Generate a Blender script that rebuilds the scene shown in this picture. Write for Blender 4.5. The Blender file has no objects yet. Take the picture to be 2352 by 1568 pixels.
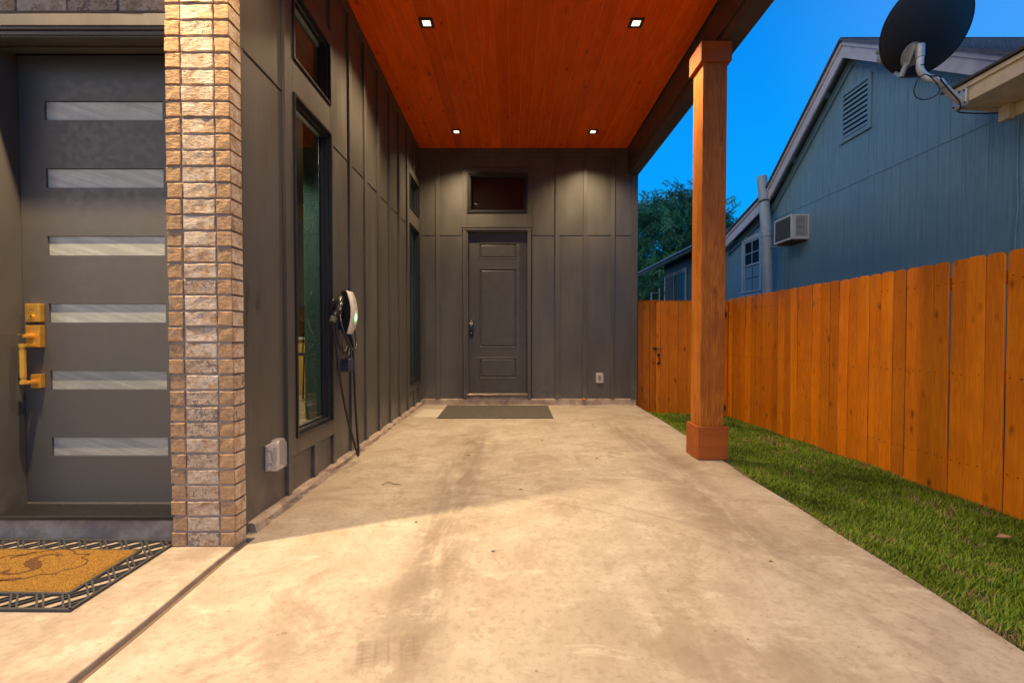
import bpy, bmesh, math, random
import numpy as np
from mathutils import Vector, Matrix, noise as mnoise
random.seed(7); np.random.seed(7)
R = math.radians
scene = bpy.context.scene
col = scene.collection

# ------------------------------------------------------------------ camera
cd = bpy.data.cameras.new("camera"); cam = bpy.data.objects.new("camera", cd); col.objects.link(cam)
cd.sensor_width = 36.0; cd.lens = 36.0 * 1045.0 / 2352.0
cd.shift_y = 11.8 / 2352.0
cd.clip_start = 0.05; cd.clip_end = 900
cam.location = (0, 0, 1.05); cam.rotation_euler = (R(90 - 1.25), 0, 0)
scene.camera = cam

# ------------------------------------------------------------------ view
scene.view_settings.view_transform = 'Standard'
scene.view_settings.look = 'None'
scene.view_settings.exposure = 0.0
scene.view_settings.gamma = 1.0
scene.view_settings.use_curve_mapping = False

# ------------------------------------------------------------------ sky (blue hour)
world = bpy.data.worlds.new("World"); scene.world = world; world.use_nodes = True
wn = world.node_tree; wn.nodes.clear()
SUN_EL, SUN_AZ = R(4), R(250)
sky = wn.nodes.new('ShaderNodeTexSky'); sky.sky_type = 'NISHITA'; sky.sun_disc = False
sky.sun_elevation = SUN_EL; sky.sun_rotation = SUN_AZ; sky.altitude = 200; sky.air_density = 1.2; sky.dust_density = 0.4; sky.ozone_density = 3.0
geo = wn.nodes.new('ShaderNodeTexCoord')
sep = wn.nodes.new('ShaderNodeSeparateXYZ'); wn.links.new(geo.outputs['Generated'], sep.inputs[0])
ramp = wn.nodes.new('ShaderNodeValToRGB'); wn.links.new(sep.outputs['Z'], ramp.inputs[0])
els = ramp.color_ramp.elements
els[0].position = 0.0; els[0].color = (0.004, 0.40, 1.0, 1)
els[1].position = 1.0; els[1].color = (0.012, 0.12, 0.38, 1)
for p_, c_ in ((0.18, (0.002, 0.39, 1.0, 1)), (0.36, (0.001, 0.335, 1.0, 1)), (0.5, (0.002, 0.27, 0.92, 1)), (0.62, (0.006, 0.2, 0.62, 1))):
    e_ = els.new(p_); e_.color = c_
# afterglow towards the right-hand side of the view and low behind the camera
dot = wn.nodes.new('ShaderNodeVectorMath'); dot.operation = 'DOT_PRODUCT'
nrm = wn.nodes.new('ShaderNodeVectorMath'); nrm.operation = 'NORMALIZE'
wn.links.new(geo.outputs['Generated'], nrm.inputs[0]); wn.links.new(nrm.outputs[0], dot.inputs[0])
dot.inputs[1].default_value = (0.80, 0.30, 0.52)
mr = wn.nodes.new('ShaderNodeMapRange'); wn.links.new(dot.outputs['Value'], mr.inputs[0])
mr.inputs[1].default_value = 0.80; mr.inputs[2].default_value = 1.0; mr.interpolation_type = 'SMOOTHSTEP'
mr.inputs[3].default_value = 0.0; mr.inputs[4].default_value = 0.30
mx = wn.nodes.new('ShaderNodeMix'); mx.data_type = 'RGBA'
wn.links.new(mr.outputs[0], mx.inputs[0]); wn.links.new(ramp.outputs[0], mx.inputs[6]); mx.inputs[7].default_value = (0.22, 0.48, 1.0, 1)
dot2 = wn.nodes.new('ShaderNodeVectorMath'); dot2.operation = 'DOT_PRODUCT'; wn.links.new(nrm.outputs[0], dot2.inputs[0])
dot2.inputs[1].default_value = (-0.84, -0.46, 0.28)
mr2 = wn.nodes.new('ShaderNodeMapRange'); wn.links.new(dot2.outputs['Value'], mr2.inputs[0]); mr2.interpolation_type = 'SMOOTHSTEP'
mr2.inputs[1].default_value = 0.50; mr2.inputs[2].default_value = 1.0; mr2.inputs[3].default_value = 0.0; mr2.inputs[4].default_value = 1.0
mx2 = wn.nodes.new('ShaderNodeMix'); mx2.data_type = 'RGBA'
wn.links.new(mr2.outputs[0], mx2.inputs[0]); wn.links.new(mx.outputs[2], mx2.inputs[6]); mx2.inputs[7].default_value = (1.75, 1.6, 1.5, 1)
bg = wn.nodes.new('ShaderNodeBackground'); wn.links.new(mx2.outputs[2], bg.inputs[0]); bg.inputs[1].default_value = 1.0
bg2 = wn.nodes.new('ShaderNodeBackground'); wn.links.new(sky.outputs[0], bg2.inputs[0]); bg2.inputs[1].default_value = 0.002
ad = wn.nodes.new('ShaderNodeAddShader'); wn.links.new(bg.outputs[0], ad.inputs[0]); wn.links.new(bg2.outputs[0], ad.inputs[1])
wo = wn.nodes.new('ShaderNodeOutputWorld'); wn.links.new(ad.outputs[0], wo.inputs[0])

# last of the sun: faint, very soft
sl = bpy.data.lights.new("sun", 'SUN'); sl.energy = 0.12; sl.angle = R(14); sl.color = (1.0, 0.86, 0.72)
so = bpy.data.objects.new("sun", sl); col.objects.link(so)
_d = Vector((0.80, 0.22, -0.50)).normalized(); so.rotation_euler = _d.to_track_quat('-Z', 'Y').to_euler()

LAMP_COL = (1.0, 0.735, 0.43)
LAMP_W = 275.0

# ------------------------------------------------------------------ object helpers
def hash(s): return sum(ord(ch)*(i+3) for i, ch in enumerate(s))
WORG = {}
class MB:
    def __init__(s): s.v = []; s.f = []; s.m = []; s.sm = []
    def add(s, vs, fs, m=0, sm=False):
        b = len(s.v); s.v += [tuple(v) for v in vs]
        for f in fs: s.f.append(tuple(b + i for i in f)); s.m.append(m); s.sm.append(sm)
        return s
    def box(s, x0, x1, y0, y1, z0, z1, m=0):
        if x0 > x1: x0, x1 = x1, x0
        if y0 > y1: y0, y1 = y1, y0
        if z0 > z1: z0, z1 = z1, z0
        v = [(x0,y0,z0),(x1,y0,z0),(x1,y1,z0),(x0,y1,z0),(x0,y0,z1),(x1,y0,z1),(x1,y1,z1),(x0,y1,z1)]
        return s.add(v, [(0,3,2,1),(4,5,6,7),(0,1,5,4),(1,2,6,5),(2,3,7,6),(3,0,4,7)], m)
    def prism(s, pts, a, b, axis, m=0, sm=False):
        """pts: 2-D outline; axis 'x' -> pts are (y,z), 'y' -> (x,z), 'z' -> (x,y)"""
        def P(p, t):
            return {'x': (t, p[0], p[1]), 'y': (p[0], t, p[1]), 'z': (p[0], p[1], t)}[axis]
        n = len(pts); v = [P(p, a) for p in pts] + [P(p, b) for p in pts]
        fs = [tuple(range(n)), tuple(range(2*n-1, n-1, -1))] + [(i, i+n, (i+1)%n+n, (i+1)%n) for i in range(n)]
        fs = [tuple(f) for f in fs]
        b0 = len(s.v); s.v += v
        for k, f in enumerate(fs): s.f.append(tuple(b0+i for i in f)); s.m.append(m); s.sm.append(sm and k > 1)
        return s
    def tube(s, pts, r, n=8, m=0, caps=True, r2=None):
        pts = [Vector(p) for p in pts]; N = len(pts); rings = []
        t = (pts[1]-pts[0]).normalized(); a = t.orthogonal().normalized()
        for i, p in enumerate(pts):
            t = ((pts[min(i+1,N-1)]-p) + (p-pts[max(i-1,0)])).normalized()
            a = (a - t*a.dot(t)).normalized(); b = t.cross(a)
            rr = r if r2 is None else r + (r2-r)*i/(N-1)
            if isinstance(r, (list, tuple)): rr = r[i]
            rings.append([p + (a*math.cos(2*math.pi*k/n) + b*math.sin(2*math.pi*k/n))*rr for k in range(n)])
        vs = [q for ring in rings for q in ring]; fs = []
        for i in range(N-1):
            for k in range(n): fs.append((i*n+k, i*n+(k+1)%n, (i+1)*n+(k+1)%n, (i+1)*n+k))
        s.add(vs, fs, m, True)
        if caps:
            s.add(rings[0], [tuple(reversed(range(n)))], m); s.add(rings[-1], [tuple(range(n))], m)
        return s
    def sphere(s, c, r, n=10, m=0, sc=(1,1,1)):
        vs = []; fs = []
        for i in range(n+1):
            th = math.pi*i/n
            for k in range(2*n):
                ph = math.pi*k/n
                vs.append((c[0]+r*sc[0]*math.sin(th)*math.cos(ph), c[1]+r*sc[1]*math.sin(th)*math.sin(ph), c[2]+r*sc[2]*math.cos(th)))
        for i in range(n):
            for k in range(2*n): fs.append((i*2*n+k, (i+1)*2*n+k, (i+1)*2*n+(k+1)%(2*n), i*2*n+(k+1)%(2*n)))
        return s.add(vs, fs, m, True)

def smooth_path(pts, k=6):
    pts = [Vector(p) for p in pts]; out = []
    P = [pts[0]*2-pts[1]] + pts + [pts[-1]*2-pts[-2]]
    for i in range(1, len(P)-2):
        for j in range(k):
            t = j/k
            out.append(0.5*((2*P[i]) + (-P[i-1]+P[i+1])*t + (2*P[i-1]-5*P[i]+4*P[i+1]-P[i+2])*t*t + (-P[i-1]+3*P[i]-3*P[i+1]+P[i+2])*t**3))
    out.append(pts[-1]); return out

def tag(o, label=None, cat=None, group=None, kind=None):
    if label: o['label'] = label
    if cat: o['category'] = cat
    if group: o['group'] = group
    if kind: o['kind'] = kind
    return o

def thing(name, label, cat, loc, group=None):
    o = bpy.data.objects.new(name, None); col.objects.link(o); o.location = loc; o.empty_display_size = 0.1
    WORG[o] = Vector(loc); return tag(o, label, cat, group)

def obj(name, mb, mats, parent=None, bevel=0, label=None, kind=None, center=True, cat=None, group=None, seg=1):
    me = bpy.data.meshes.new(name)
    vs = np.array([tuple(v) for v in mb.v], dtype=float)
    c = (vs.min(0)+vs.max(0))/2 if center else np.zeros(3)
    me.from_pydata((vs-c).tolist(), [], mb.f)
    if not isinstance(mats, (list, tuple)): mats = [mats]
    for m in mats: me.materials.append(m)
    me.polygons.foreach_set('material_index', mb.m); me.polygons.foreach_set('use_smooth', mb.sm); me.update()
    if len(mb.f) < 4000:
        bm = bmesh.new(); bm.from_mesh(me); bmesh.ops.recalc_face_normals(bm, faces=bm.faces); bm.to_mesh(me); bm.free()
    o = bpy.data.objects.new(name, me); col.objects.link(o)
    place(o, Vector(c), parent)
    if bevel:
        b = o.modifiers.new('bevel', 'BEVEL'); b.width = bevel; b.segments = seg; b.limit_method = 'ANGLE'; b.angle_limit = R(40)
    return tag(o, label, cat, group, kind)

def place(o, c, parent):
    WORG[o] = Vector(c)
    if parent: o.parent = parent; o.location = Vector(c) - WORG[parent]
    else: o.location = c

def dup(o, c, parent=None, rot=None, name=None):
    n = o.copy(); col.objects.link(n); place(n, c, parent)
    if rot: n.rotation_euler = rot
    return n

def bx(name, x0, x1, y0, y1, z0, z1, mat, parent=None, bevel=0.0015, **k):
    return obj(name, MB().box(x0, x1, y0, y1, z0, z1), mat, parent, bevel, **k)

# ------------------------------------------------------------------ material helpers
class NT:
    def __init__(s, name, rough=0.6, spec=0.5):
        s.m = bpy.data.materials.new(name); s.m.use_nodes = True; s.t = s.m.node_tree
        s.b = s.t.nodes['Principled BSDF']; s.b.inputs['Roughness'].default_value = rough
        s.b.inputs['Specular IOR Level'].default_value = spec
        s.out = s.t.nodes['Material Output']
        g = s.t.nodes.new('ShaderNodeNewGeometry'); s.pos = g.outputs['Position']; s.nor = g.outputs['Normal']
        oi = s.t.nodes.new('ShaderNodeObjectInfo'); s.rnd = oi.outputs['Random']
    def link(s, a, b):
        if hasattr(a, 'is_output'): s.t.links.new(a, b)
        elif isinstance(a, (tuple, list)) and len(a) == 3 and b.type == 'RGBA': b.default_value = (*a, 1)
        else: b.default_value = a
    def math(s, op, a, b=0.0, c=None, clamp=False):
        n = s.t.nodes.new('ShaderNodeMath'); n.operation = op; n.use_clamp = clamp
        s.link(a, n.inputs[0]); s.link(b, n.inputs[1])
        if c is not None: s.link(c, n.inputs[2])
        return n.outputs[0]
    def vmath(s, op, a, b):
        n = s.t.nodes.new('ShaderNodeVectorMath'); n.operation = op; s.link(a, n.inputs[0]); s.link(b, n.inputs[1]); return n.outputs[0]
    def coords(s, scale=(1,1,1), offs=True):
        v = s.pos
        if offs:
            c = s.t.nodes.new('ShaderNodeCombineXYZ'); r = s.math('MULTIPLY', s.rnd, 57.0)
            for i in range(3): s.link(r, c.inputs[i])
            v = s.vmath('ADD', v, c.outputs[0])
        return s.vmath('MULTIPLY', v, scale)
    def noise(s, co, scale, detail=4, rough=0.55, dist=0.0, col=False):
        n = s.t.nodes.new('ShaderNodeTexNoise'); s.link(co, n.inputs['Vector']); n.inputs['Scale'].default_value = scale
        n.inputs['Detail'].default_value = detail; n.inputs['Roughness'].default_value = rough; n.inputs['Distortion'].default_value = dist
        return n.outputs['Color' if col else 'Fac']
    def vor(s, co, scale, feat='F1', rnd=1.0):
        n = s.t.nodes.new('ShaderNodeTexVoronoi'); n.feature = feat; s.link(co, n.inputs['Vector']); n.inputs['Scale'].default_value = scale
        n.inputs['Randomness'].default_value = rnd
        return n.outputs['Distance']
    def map(s, v, a, b, c=0.0, d=1.0, smooth=True):
        n = s.t.nodes.new('ShaderNodeMapRange'); s.link(v, n.inputs[0])
        if smooth: n.interpolation_type = 'SMOOTHSTEP'
        for i, x in enumerate((a, b, c, d)): n.inputs[i+1].default_value = x
        return n.outputs[0]
    def mix(s, f, a, b, mode='MIX'):
        n = s.t.nodes.new('ShaderNodeMix'); n.data_type = 'RGBA'; n.blend_type = mode
        s.link(f, n.inputs[0]); s.link(a, n.inputs[6]); s.link(b, n.inputs[7]); return n.outputs[2]
    def bump(s, h, strength=0.3, dist=0.01, prev=None):
        n = s.t.nodes.new('ShaderNodeBump'); n.inputs['Strength'].default_value = strength; n.inputs['Distance'].default_value = dist
        s.link(h, n.inputs['Height'])
        if prev is not None: s.link(prev, n.inputs['Normal'])
        s.link(n.outputs[0], s.b.inputs['Normal']); return n.outputs[0]
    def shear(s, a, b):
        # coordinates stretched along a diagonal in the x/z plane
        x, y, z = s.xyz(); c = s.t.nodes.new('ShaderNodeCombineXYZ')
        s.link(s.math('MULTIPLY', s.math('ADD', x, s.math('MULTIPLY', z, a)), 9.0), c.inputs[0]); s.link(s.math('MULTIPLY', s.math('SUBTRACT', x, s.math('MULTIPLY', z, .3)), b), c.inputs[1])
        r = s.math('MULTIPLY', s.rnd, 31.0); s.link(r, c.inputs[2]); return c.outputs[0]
    def color(s, c): s.link(c, s.b.inputs['Base Color']); return s
    def xyz(s, v=None):
        n = s.t.nodes.new('ShaderNodeSeparateXYZ'); s.link(v if v is not None else s.pos, n.inputs[0]); return n.outputs

def plain(name, c, rough=0.5, metal=0.0, spec=0.5, var=0.08, bumpy=0.0, bs=150):
    m = NT(name, rough, spec); m.b.inputs['Metallic'].default_value = metal
    n = m.noise(m.coords(), 9, 5)
    m.color(m.mix(m.map(n, .3, .7), tuple(x*(1-var) for x in c), tuple(min(1, x*(1+var)) for x in c)))
    n2 = m.noise(m.coords(), 30, 3); m.link(m.map(n2, .3, .7, max(.03, rough-.08), min(1, rough+.08)), m.b.inputs['Roughness'])
    if bumpy: m.bump(m.noise(m.coords(), bs, 3), bumpy, 0.003)
    return m.m

def wood(name, c1, c2, axis=2, knot=1.0, rough=0.55, ring=1.0, stretch=14.0, varr=0.25, bump=0.25, rough_sawn=0.0, pale=0.0):
    """stained timber; grain runs along `axis`"""
    m = NT(name, rough, 0.35)
    sc = [stretch, stretch, stretch]; sc[axis] = 1.0
    co = m.coords(tuple(sc))
    w = m.noise(co, 1.0, 3, .6, 0.9)
    fine = m.noise(m.coords(tuple(x*(9 if i != axis else 1.6) for i, x in enumerate(sc))), 1.0, 3, .6)
    rings = m.math('FRACT', m.math('MULTIPLY', w, 7.0*ring))
    rings = m.map(m.math('ABSOLUTE', m.math('SUBTRACT', rings, .5)), 0, .5)
    base = m.mix(m.math('MULTIPLY', rings, .55), c1, c2)
    base = m.mix(m.map(fine, .3, .75, 0, .35), base, c2)
    # broad blotches of stain
    bl = m.noise(m.coords(), 2.6, 4, .6)
    base = m.mix(m.map(bl, .35, .7, 0, .5), base, c2)
    # paler streaks where the stain is thin
    ys = m.noise(m.vmath('ADD', co, (7.3, 2.1, 5.5)), .45, 4, .6); base = m.mix(m.map(ys, .50, .70, 0, .45), base, tuple(min(1, a*b) for a, b in zip(c1, (1.18, 1.35, 1.2))))
    # knots
    ks = [7.5]*3; ks[axis] = 3.4
    kc = m.coords(tuple(ks))
    kd = m.vor(m.vmath('ADD', kc, m.vmath('MULTIPLY', m.noise(m.coords(), 12, 2, col=True), (.12,.12,.12))), 1.0)
    kn = m.map(kd, .035, .10, 1, 0)
    halo = m.map(kd, .07, .22, .6, 0)
    dark = tuple(x*.30 for x in c2)
    base = m.mix(m.math('MULTIPLY', halo, knot, clamp=True), base, tuple(x*.62 for x in c2))
    base = m.mix(m.math('MULTIPLY', kn, knot*.85, clamp=True), base, dark)
    if pale:
        pn = m.noise(m.coords((6, 6, 1.3)), 1.4, 5, .7)
        base = m.mix(m.map(pn, .66, .76, 0, pale), base, (0.62, 0.42, 0.22))
        dn = m.noise(m.coords((1.4, 1.4, .8)), 1.1, 4, .6)
        base = m.mix(m.map(dn, .60, .74, 0, .6), base, tuple(x*.42 for x in c2))
    v = m.math('ADD', m.math('MULTIPLY', m.rnd, varr*2), 1-varr)
    comb = m.t.nodes.new('ShaderNodeCombineXYZ')
    for i in range(3): m.link(v, comb.inputs[i])
    base = m.vmath('MULTIPLY', base, comb.outputs[0])
    m.color(base)
    h = m.math('ADD', m.math('MULTIPLY', fine, .6), m.math('MULTIPLY', rings, .4))
    nb = m.bump(h, bump, 0.004)
    if rough_sawn:
        f2 = m.noise(m.coords((40, 40, 14)), 1.6, 4, .7)
        m.bump(f2, rough_sawn, 0.012, nb)
    m.link(m.map(fine, .3, .7, rough-.08, rough+.1), m.b.inputs['Roughness'])
    return m.m

# ------------------------------------------------------------------ materials
def siding_mat(name, c, smudge=False):
    m = NT(name, 0.42, 0.5)
    n = m.noise(m.coords((1, 1, .35)), 2.2, 5, .6); f = m.noise(m.coords((1,1,1)), 45, 3)
    base = m.mix(m.map(n, .3, .7), tuple(x*.86 for x in c), tuple(x*1.14 for x in c))
    st = m.noise(m.coords((7, 7, .5)), 1.6, 4, .65)
    base = m.mix(m.map(st, .28, .44, .32, 0), base, tuple(x*.6 for x in c))
    base = m.mix(m.map(st, .56, .74, 0, .30), base, (0.15, 0.135, 0.115))
    # splashed dust near the ground
    z = m.xyz()[2]
    low = m.math('MULTIPLY', m.map(z, .05, .45, .35, 0), m.map(m.noise(m.coords(), 6, 4), .35, .7))
    base = m.mix(low, base, (0.26, 0.22, 0.18))
    # tiny paint nicks
    sp = m.vor(m.coords(), 9.0)
    base = m.mix(m.map(sp, .012, .022, .55, 0), base, (0.4, 0.37, 0.33))
    rough = m.map(n, .3, .7, .36, .5)
    if smudge:
        sn = m.noise(m.coords((1, 1, .5), offs=False), 3.2, 4, .6, .4)
        k = m.math('MULTIPLY', m.map(sn, .50, .58), m.math('MULTIPLY', m.map(z, .85, 1.05), m.map(z, 1.45, 1.25)))
        base = m.mix(m.math('MULTIPLY', k, .55), base, tuple(x*.42 for x in c))
        rough = m.math('SUBTRACT', rough, m.math('MULTIPLY', k, .14))
    m.color(base); m.link(rough, m.b.inputs['Roughness'])
    h = m.math('ADD', m.math('MULTIPLY', m.noise(m.coords((30, 30, 4)), 2.0, 4, .6), .7), m.math('MULTIPLY', f, .3))
    m.bump(h, .16, .004)
    return m.m
GREY = (0.084, 0.079, 0.070)
M_SIDE = siding_mat('grey_siding_paint', GREY); M_SIDE_S = siding_mat('grey_siding_touched_up', GREY, True)
M_TRIM = siding_mat('grey_trim_paint', (0.080, 0.075, 0.066))
M_BEAM = siding_mat('dark_beam_paint', (0.06, 0.05, 0.043))
M_DOOR = plain('door_paint', (0.092, 0.085, 0.074), .47, var=.025, bumpy=.03, bs=120)
M_DOORB = plain('back_door_paint', (0.068, 0.063, 0.054), .42, bumpy=.05, bs=90)
M_BLACK = plain('black_vinyl', (0.018, 0.018, 0.02), .38)
M_RUBBER = plain('rubber', (0.05, 0.048, 0.047), .75, bumpy=.2)
M_BRASS = plain('satin_brass', (0.85, 0.46, 0.07), .42, .75, var=.03)
M_STEEL = plain('galvanised_steel', (0.48, 0.47, 0.45), .45, .4)
M_IRON = plain('black_iron', (0.012, 0.012, 0.013), .45)
M_WHITE = plain('white_paint', (0.62, 0.60, 0.56), .5, bumpy=.1)
M_BLUEW = plain('house_window_trim', (0.34, 0.42, 0.47), .5)
M_MORTAR = plain('mortar', (0.34, 0.275, 0.225), .9, bumpy=.7, bs=70, var=.15)
M_SHEET = plain('backing', (0.03, 0.03, 0.03), .8)
M_DARKROOM = plain('dark_room', (0.05, 0.05, 0.055), .8)

def brick_mat(name, white):
    m = NT(name, .88, .2); co = m.coords()
    n = m.noise(co, 48, 7, .78); n2 = m.noise(co, 13, 5, .65); n3 = m.noise(m.coords((1, 1, 1)), 110, 3, .6)
    tan = m.mix(m.map(m.rnd, 0, 1, 0, 1, False), (0.40, 0.235, 0.11), (0.29, 0.18, 0.11))
    tan = m.mix(m.map(n, .35, .7), tan, (0.50, 0.34, 0.19))
    if white:
        w = m.mix(m.map(n2, .35, .65), (0.48, 0.37, 0.265), (0.64, 0.535, 0.42))
        base = m.mix(m.map(m.math('ADD', m.math('MULTIPLY', n, .6), m.math('MULTIPLY', n2, .4)), .40, .53), tan, w)
        thr = m.math('SUBTRACT', .725, m.math('MULTIPLY', m.math('GREATER_THAN', m.rnd, .72), .10))
        dk = m.map(m.math('SUBTRACT', m.math('ADD', m.math('MULTIPLY', n, .55), m.math('MULTIPLY', n2, .45)), thr), -.12, -.08)
        base = m.mix(m.math('MULTIPLY', dk, .8), base, (0.15, 0.10, 0.07))
    else:
        base = tan
    pit = m.map(m.vor(co, 120), .12, .24, .55, 0)
    base = m.mix(pit, base, (0.10, 0.06, 0.035))
    m.color(base)
    h = m.math('ADD', m.math('MULTIPLY', n3, .35), m.math('MULTIPLY', m.noise(m.coords((1,1,2.6)), 34, 5, .7), .9))
    b1 = m.bump(h, .9, .007); m.bump(m.math('SUBTRACT', 1.0, pit), .5, .003, b1)
    return m.m
M_BRT = brick_mat('tan_brick', False); M_BRW = brick_mat('whitewashed_brick', True)

def concrete():
    m = NT('concrete', .78, .3); co = m.coords(offs=False)
    n1 = m.noise(co, .9, 6, .6); n2 = m.noise(co, 4.5, 6, .65); n3 = m.noise(co, 38, 4, .6); n4 = m.noise(m.coords((1.0, 2.6, 1), False), 3.0, 6, .7, .6)
    base = m.mix(m.map(n2, .3, .7), (0.385, 0.325, 0.245), (0.52, 0.455, 0.36))
    base = m.mix(m.map(n1, .35, .68, 0, .75), base, (0.40, 0.33, 0.24))
    base = m.mix(m.map(n4, .56, .70, 0, .55), base, (0.66, 0.58, 0.46))
    n5 = m.noise(co, 2.1, 7, .72, .8); base = m.mix(m.map(n5, .53, .585, 0, .30), base, (0.30, 0.23, 0.16)); base = m.mix(m.map(n5, .50, .68, 0, .45), base, (0.29, 0.225, 0.155))
    n6 = m.noise(co, 17, 6, .75); base = m.mix(m.map(n6, .50, .66, 0, .40), base, (0.27, 0.21, 0.15))
    base = m.mix(m.map(n3, .5, .72, 0, .45), base, (0.27, 0.21, 0.15))
    x, y, z = m.xyz()
    wob = m.math('MULTIPLY', m.math('SUBTRACT', m.noise(m.coords((.2, .5, 1), False), 1.0, 2), .5), .5)
    streak = m.noise(m.coords((6, .9, 1), False), 1.0, 6, .7, .6); grime = m.noise(co, 7, 6, .75)
    for x0, w, y0, y1, a in ((-.36, .21, 1.0, 5.3, .60), (1.26, .26, 1.6, 5.8, .55), (.60, .5, .9, 2.6, .22), (-.60, .30, 1.0, 1.9, .30), (-.1, .10, 1.9, 3.4, .3)):
        d = m.math('ABSOLUTE', m.math('SUBTRACT', m.math('ADD', x, wob), x0))
        k = m.math('MULTIPLY', m.map(d, w*.2, w*1.25, 1, 0), m.math('MULTIPLY', m.map(y, y0, y0+.8), m.map(y, y1+.3, y1-.9)))
        k = m.math('MULTIPLY', k, m.math('MULTIPLY', m.map(streak, .34, .56), m.map(grime, .22, .55)))
        base = m.mix(m.math('MULTIPLY', k, a), base, (0.175, 0.13, 0.095))
    # curved scuff arcs left by turning tyres
    for cx, cy, r0, w, y0, y1 in ((-.6, 1.0, 2.05, .035, 1.2, 3.4), (-.6, 1.0, 2.2, .02, 1.2, 3.4), (3.2, 2.6, 3.65, .03, 1.7, 3.9), (3.2, 2.6, 3.55, .018, 1.7, 3.9)):
        dx = m.math('SUBTRACT', x, cx); dy = m.math('SUBTRACT', y, cy)
        rr = m.math('SQRT', m.math('ADD', m.math('MULTIPLY', dx, dx), m.math('MULTIPLY', dy, dy)))
        k = m.map(m.math('ABSOLUTE', m.math('SUBTRACT', rr, r0)), w*.3, w, 1, 0)
        k = m.math('MULTIPLY', k, m.math('MULTIPLY', m.map(y, y0, y0+.4), m.map(y, y1, y1-.4)))
        base = m.mix(m.math('MULTIPLY', m.math('MULTIPLY', k, m.map(grime, .38, .55)), .28), base, (0.22, 0.17, 0.13))
    # cleaner rectangle where a mat used to lie
    k = m.math('MULTIPLY', m.math('MULTIPLY', m.map(x, -1.31, -1.29), m.map(x, -.96, -.975)), m.math('MULTIPLY', m.map(y, 5.93, 5.95), m.map(y, 6.60, 6.58)))
    base = m.mix(m.math('MULTIPLY', k, .55), base, (0.72, 0.64, 0.53))
    # grime along the curbs
    e = m.math('MULTIPLY', m.map(x, -1.36, -1.20, .6, 0), m.map(grime, .42, .6)); base = m.mix(e, base, (0.34, 0.26, 0.20))
    # hairline cracks and specks
    cr = m.vor(m.vmath('ADD', co, m.vmath('MULTIPLY', m.noise(co, 5, 4, .6, col=True), (.5, .5, .5))), 1.3, 'DISTANCE_TO_EDGE')
    k = m.math('MULTIPLY', m.map(cr, .002, .007, 1, 0), m.map(m.noise(co, 1.6, 3), .60, .68))
    base = m.mix(m.math('MULTIPLY', k, .65), base, (0.15, 0.10, 0.075))
    sp = m.math('MULTIPLY', m.map(m.vor(co, 11), .04, .08, 1, 0), m.map(m.noise(co, 5, 2), .48, .54)); base = m.mix(m.math('MULTIPLY', sp, .6), base, (0.14, 0.10, 0.08))
    sp2 = m.map(m.vor(co, 34), .05, .13, .6, 0); base = m.mix(sp2, base, (0.25, 0.2, 0.16))
    # tyre tread print
    th = R(-14); cx, cy = -.415, 1.505
    dx = m.math('SUBTRACT', x, cx); dy = m.math('SUBTRACT', y, cy)
    u = m.math('SUBTRACT', m.math('MULTIPLY', dx, math.cos(th)), m.math('MULTIPLY', dy, math.sin(th)))
    v = m.math('ADD', m.math('MULTIPLY', dx, math.sin(th)), m.math('MULTIPLY', dy, math.cos(th)))
    reg = m.math('MULTIPLY', m.map(m.math('ABSOLUTE', u), .095, .11, 1, 0), m.map(m.math('ABSOLUTE', v), .04, .085, 1, 0))
    rib = m.map(m.math('ABSOLUTE', m.math('SUBTRACT', m.math('FRACT', m.math('MULTIPLY', u, 24.0)), .5)), .32, .44)
    lug = m.map(m.math('ABSOLUTE', m.math('SUBTRACT', m.math('FRACT', m.math('MULTIPLY', v, 48.0)), .5)), .30, .42)
    pr = m.math('MULTIPLY', reg, m.math('ADD', m.math('MULTIPLY', rib, .5), m.math('MULTIPLY', m.math('MULTIPLY', lug, m.map(m.math('ABSOLUTE', u), .05, .06)), .6), clamp=True))
    base = m.mix(m.math('MULTIPLY', reg, m.math('MULTIPLY', m.map(grime, .3, .5), .42)), base, (0.22, 0.16, 0.12))
    base = m.mix(m.math('MULTIPLY', pr, .50), base, (0.17, 0.12, 0.09))
    m.color(base)
    m.link(m.map(n2, .3, .7, .62, .85), m.b.inputs['Roughness'])
    b = m.bump(m.math('ADD', m.math('MULTIPLY', n3, .5), m.math('MULTIPLY', n2, .8)), .22, .008)
    m.bump(m.math('SUBTRACT', 1.0, m.math('ADD', sp, k, clamp=True)), .4, .002, b)
    return m.m
M_CONC = concrete()
def curb_mat():
    m = NT('curb_concrete', .9, .2); co = m.coords(offs=False)
    n = m.noise(co, 9, 6, .7); n2 = m.noise(co, 3, 4)
    base = m.mix(m.map(n, .35, .65), (0.31, 0.235, 0.18), (0.46, 0.37, 0.29)); base = m.mix(m.map(n2, .5, .66, 0, .6), base, (0.22, 0.17, 0.155))
    base = m.mix(m.map(m.vor(co, 30), .06, .14, .5, 0), base, (0.1, .07, .06))
    m.color(base); m.bump(n, .8, .015); return m.m
M_CURB = curb_mat()

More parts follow.
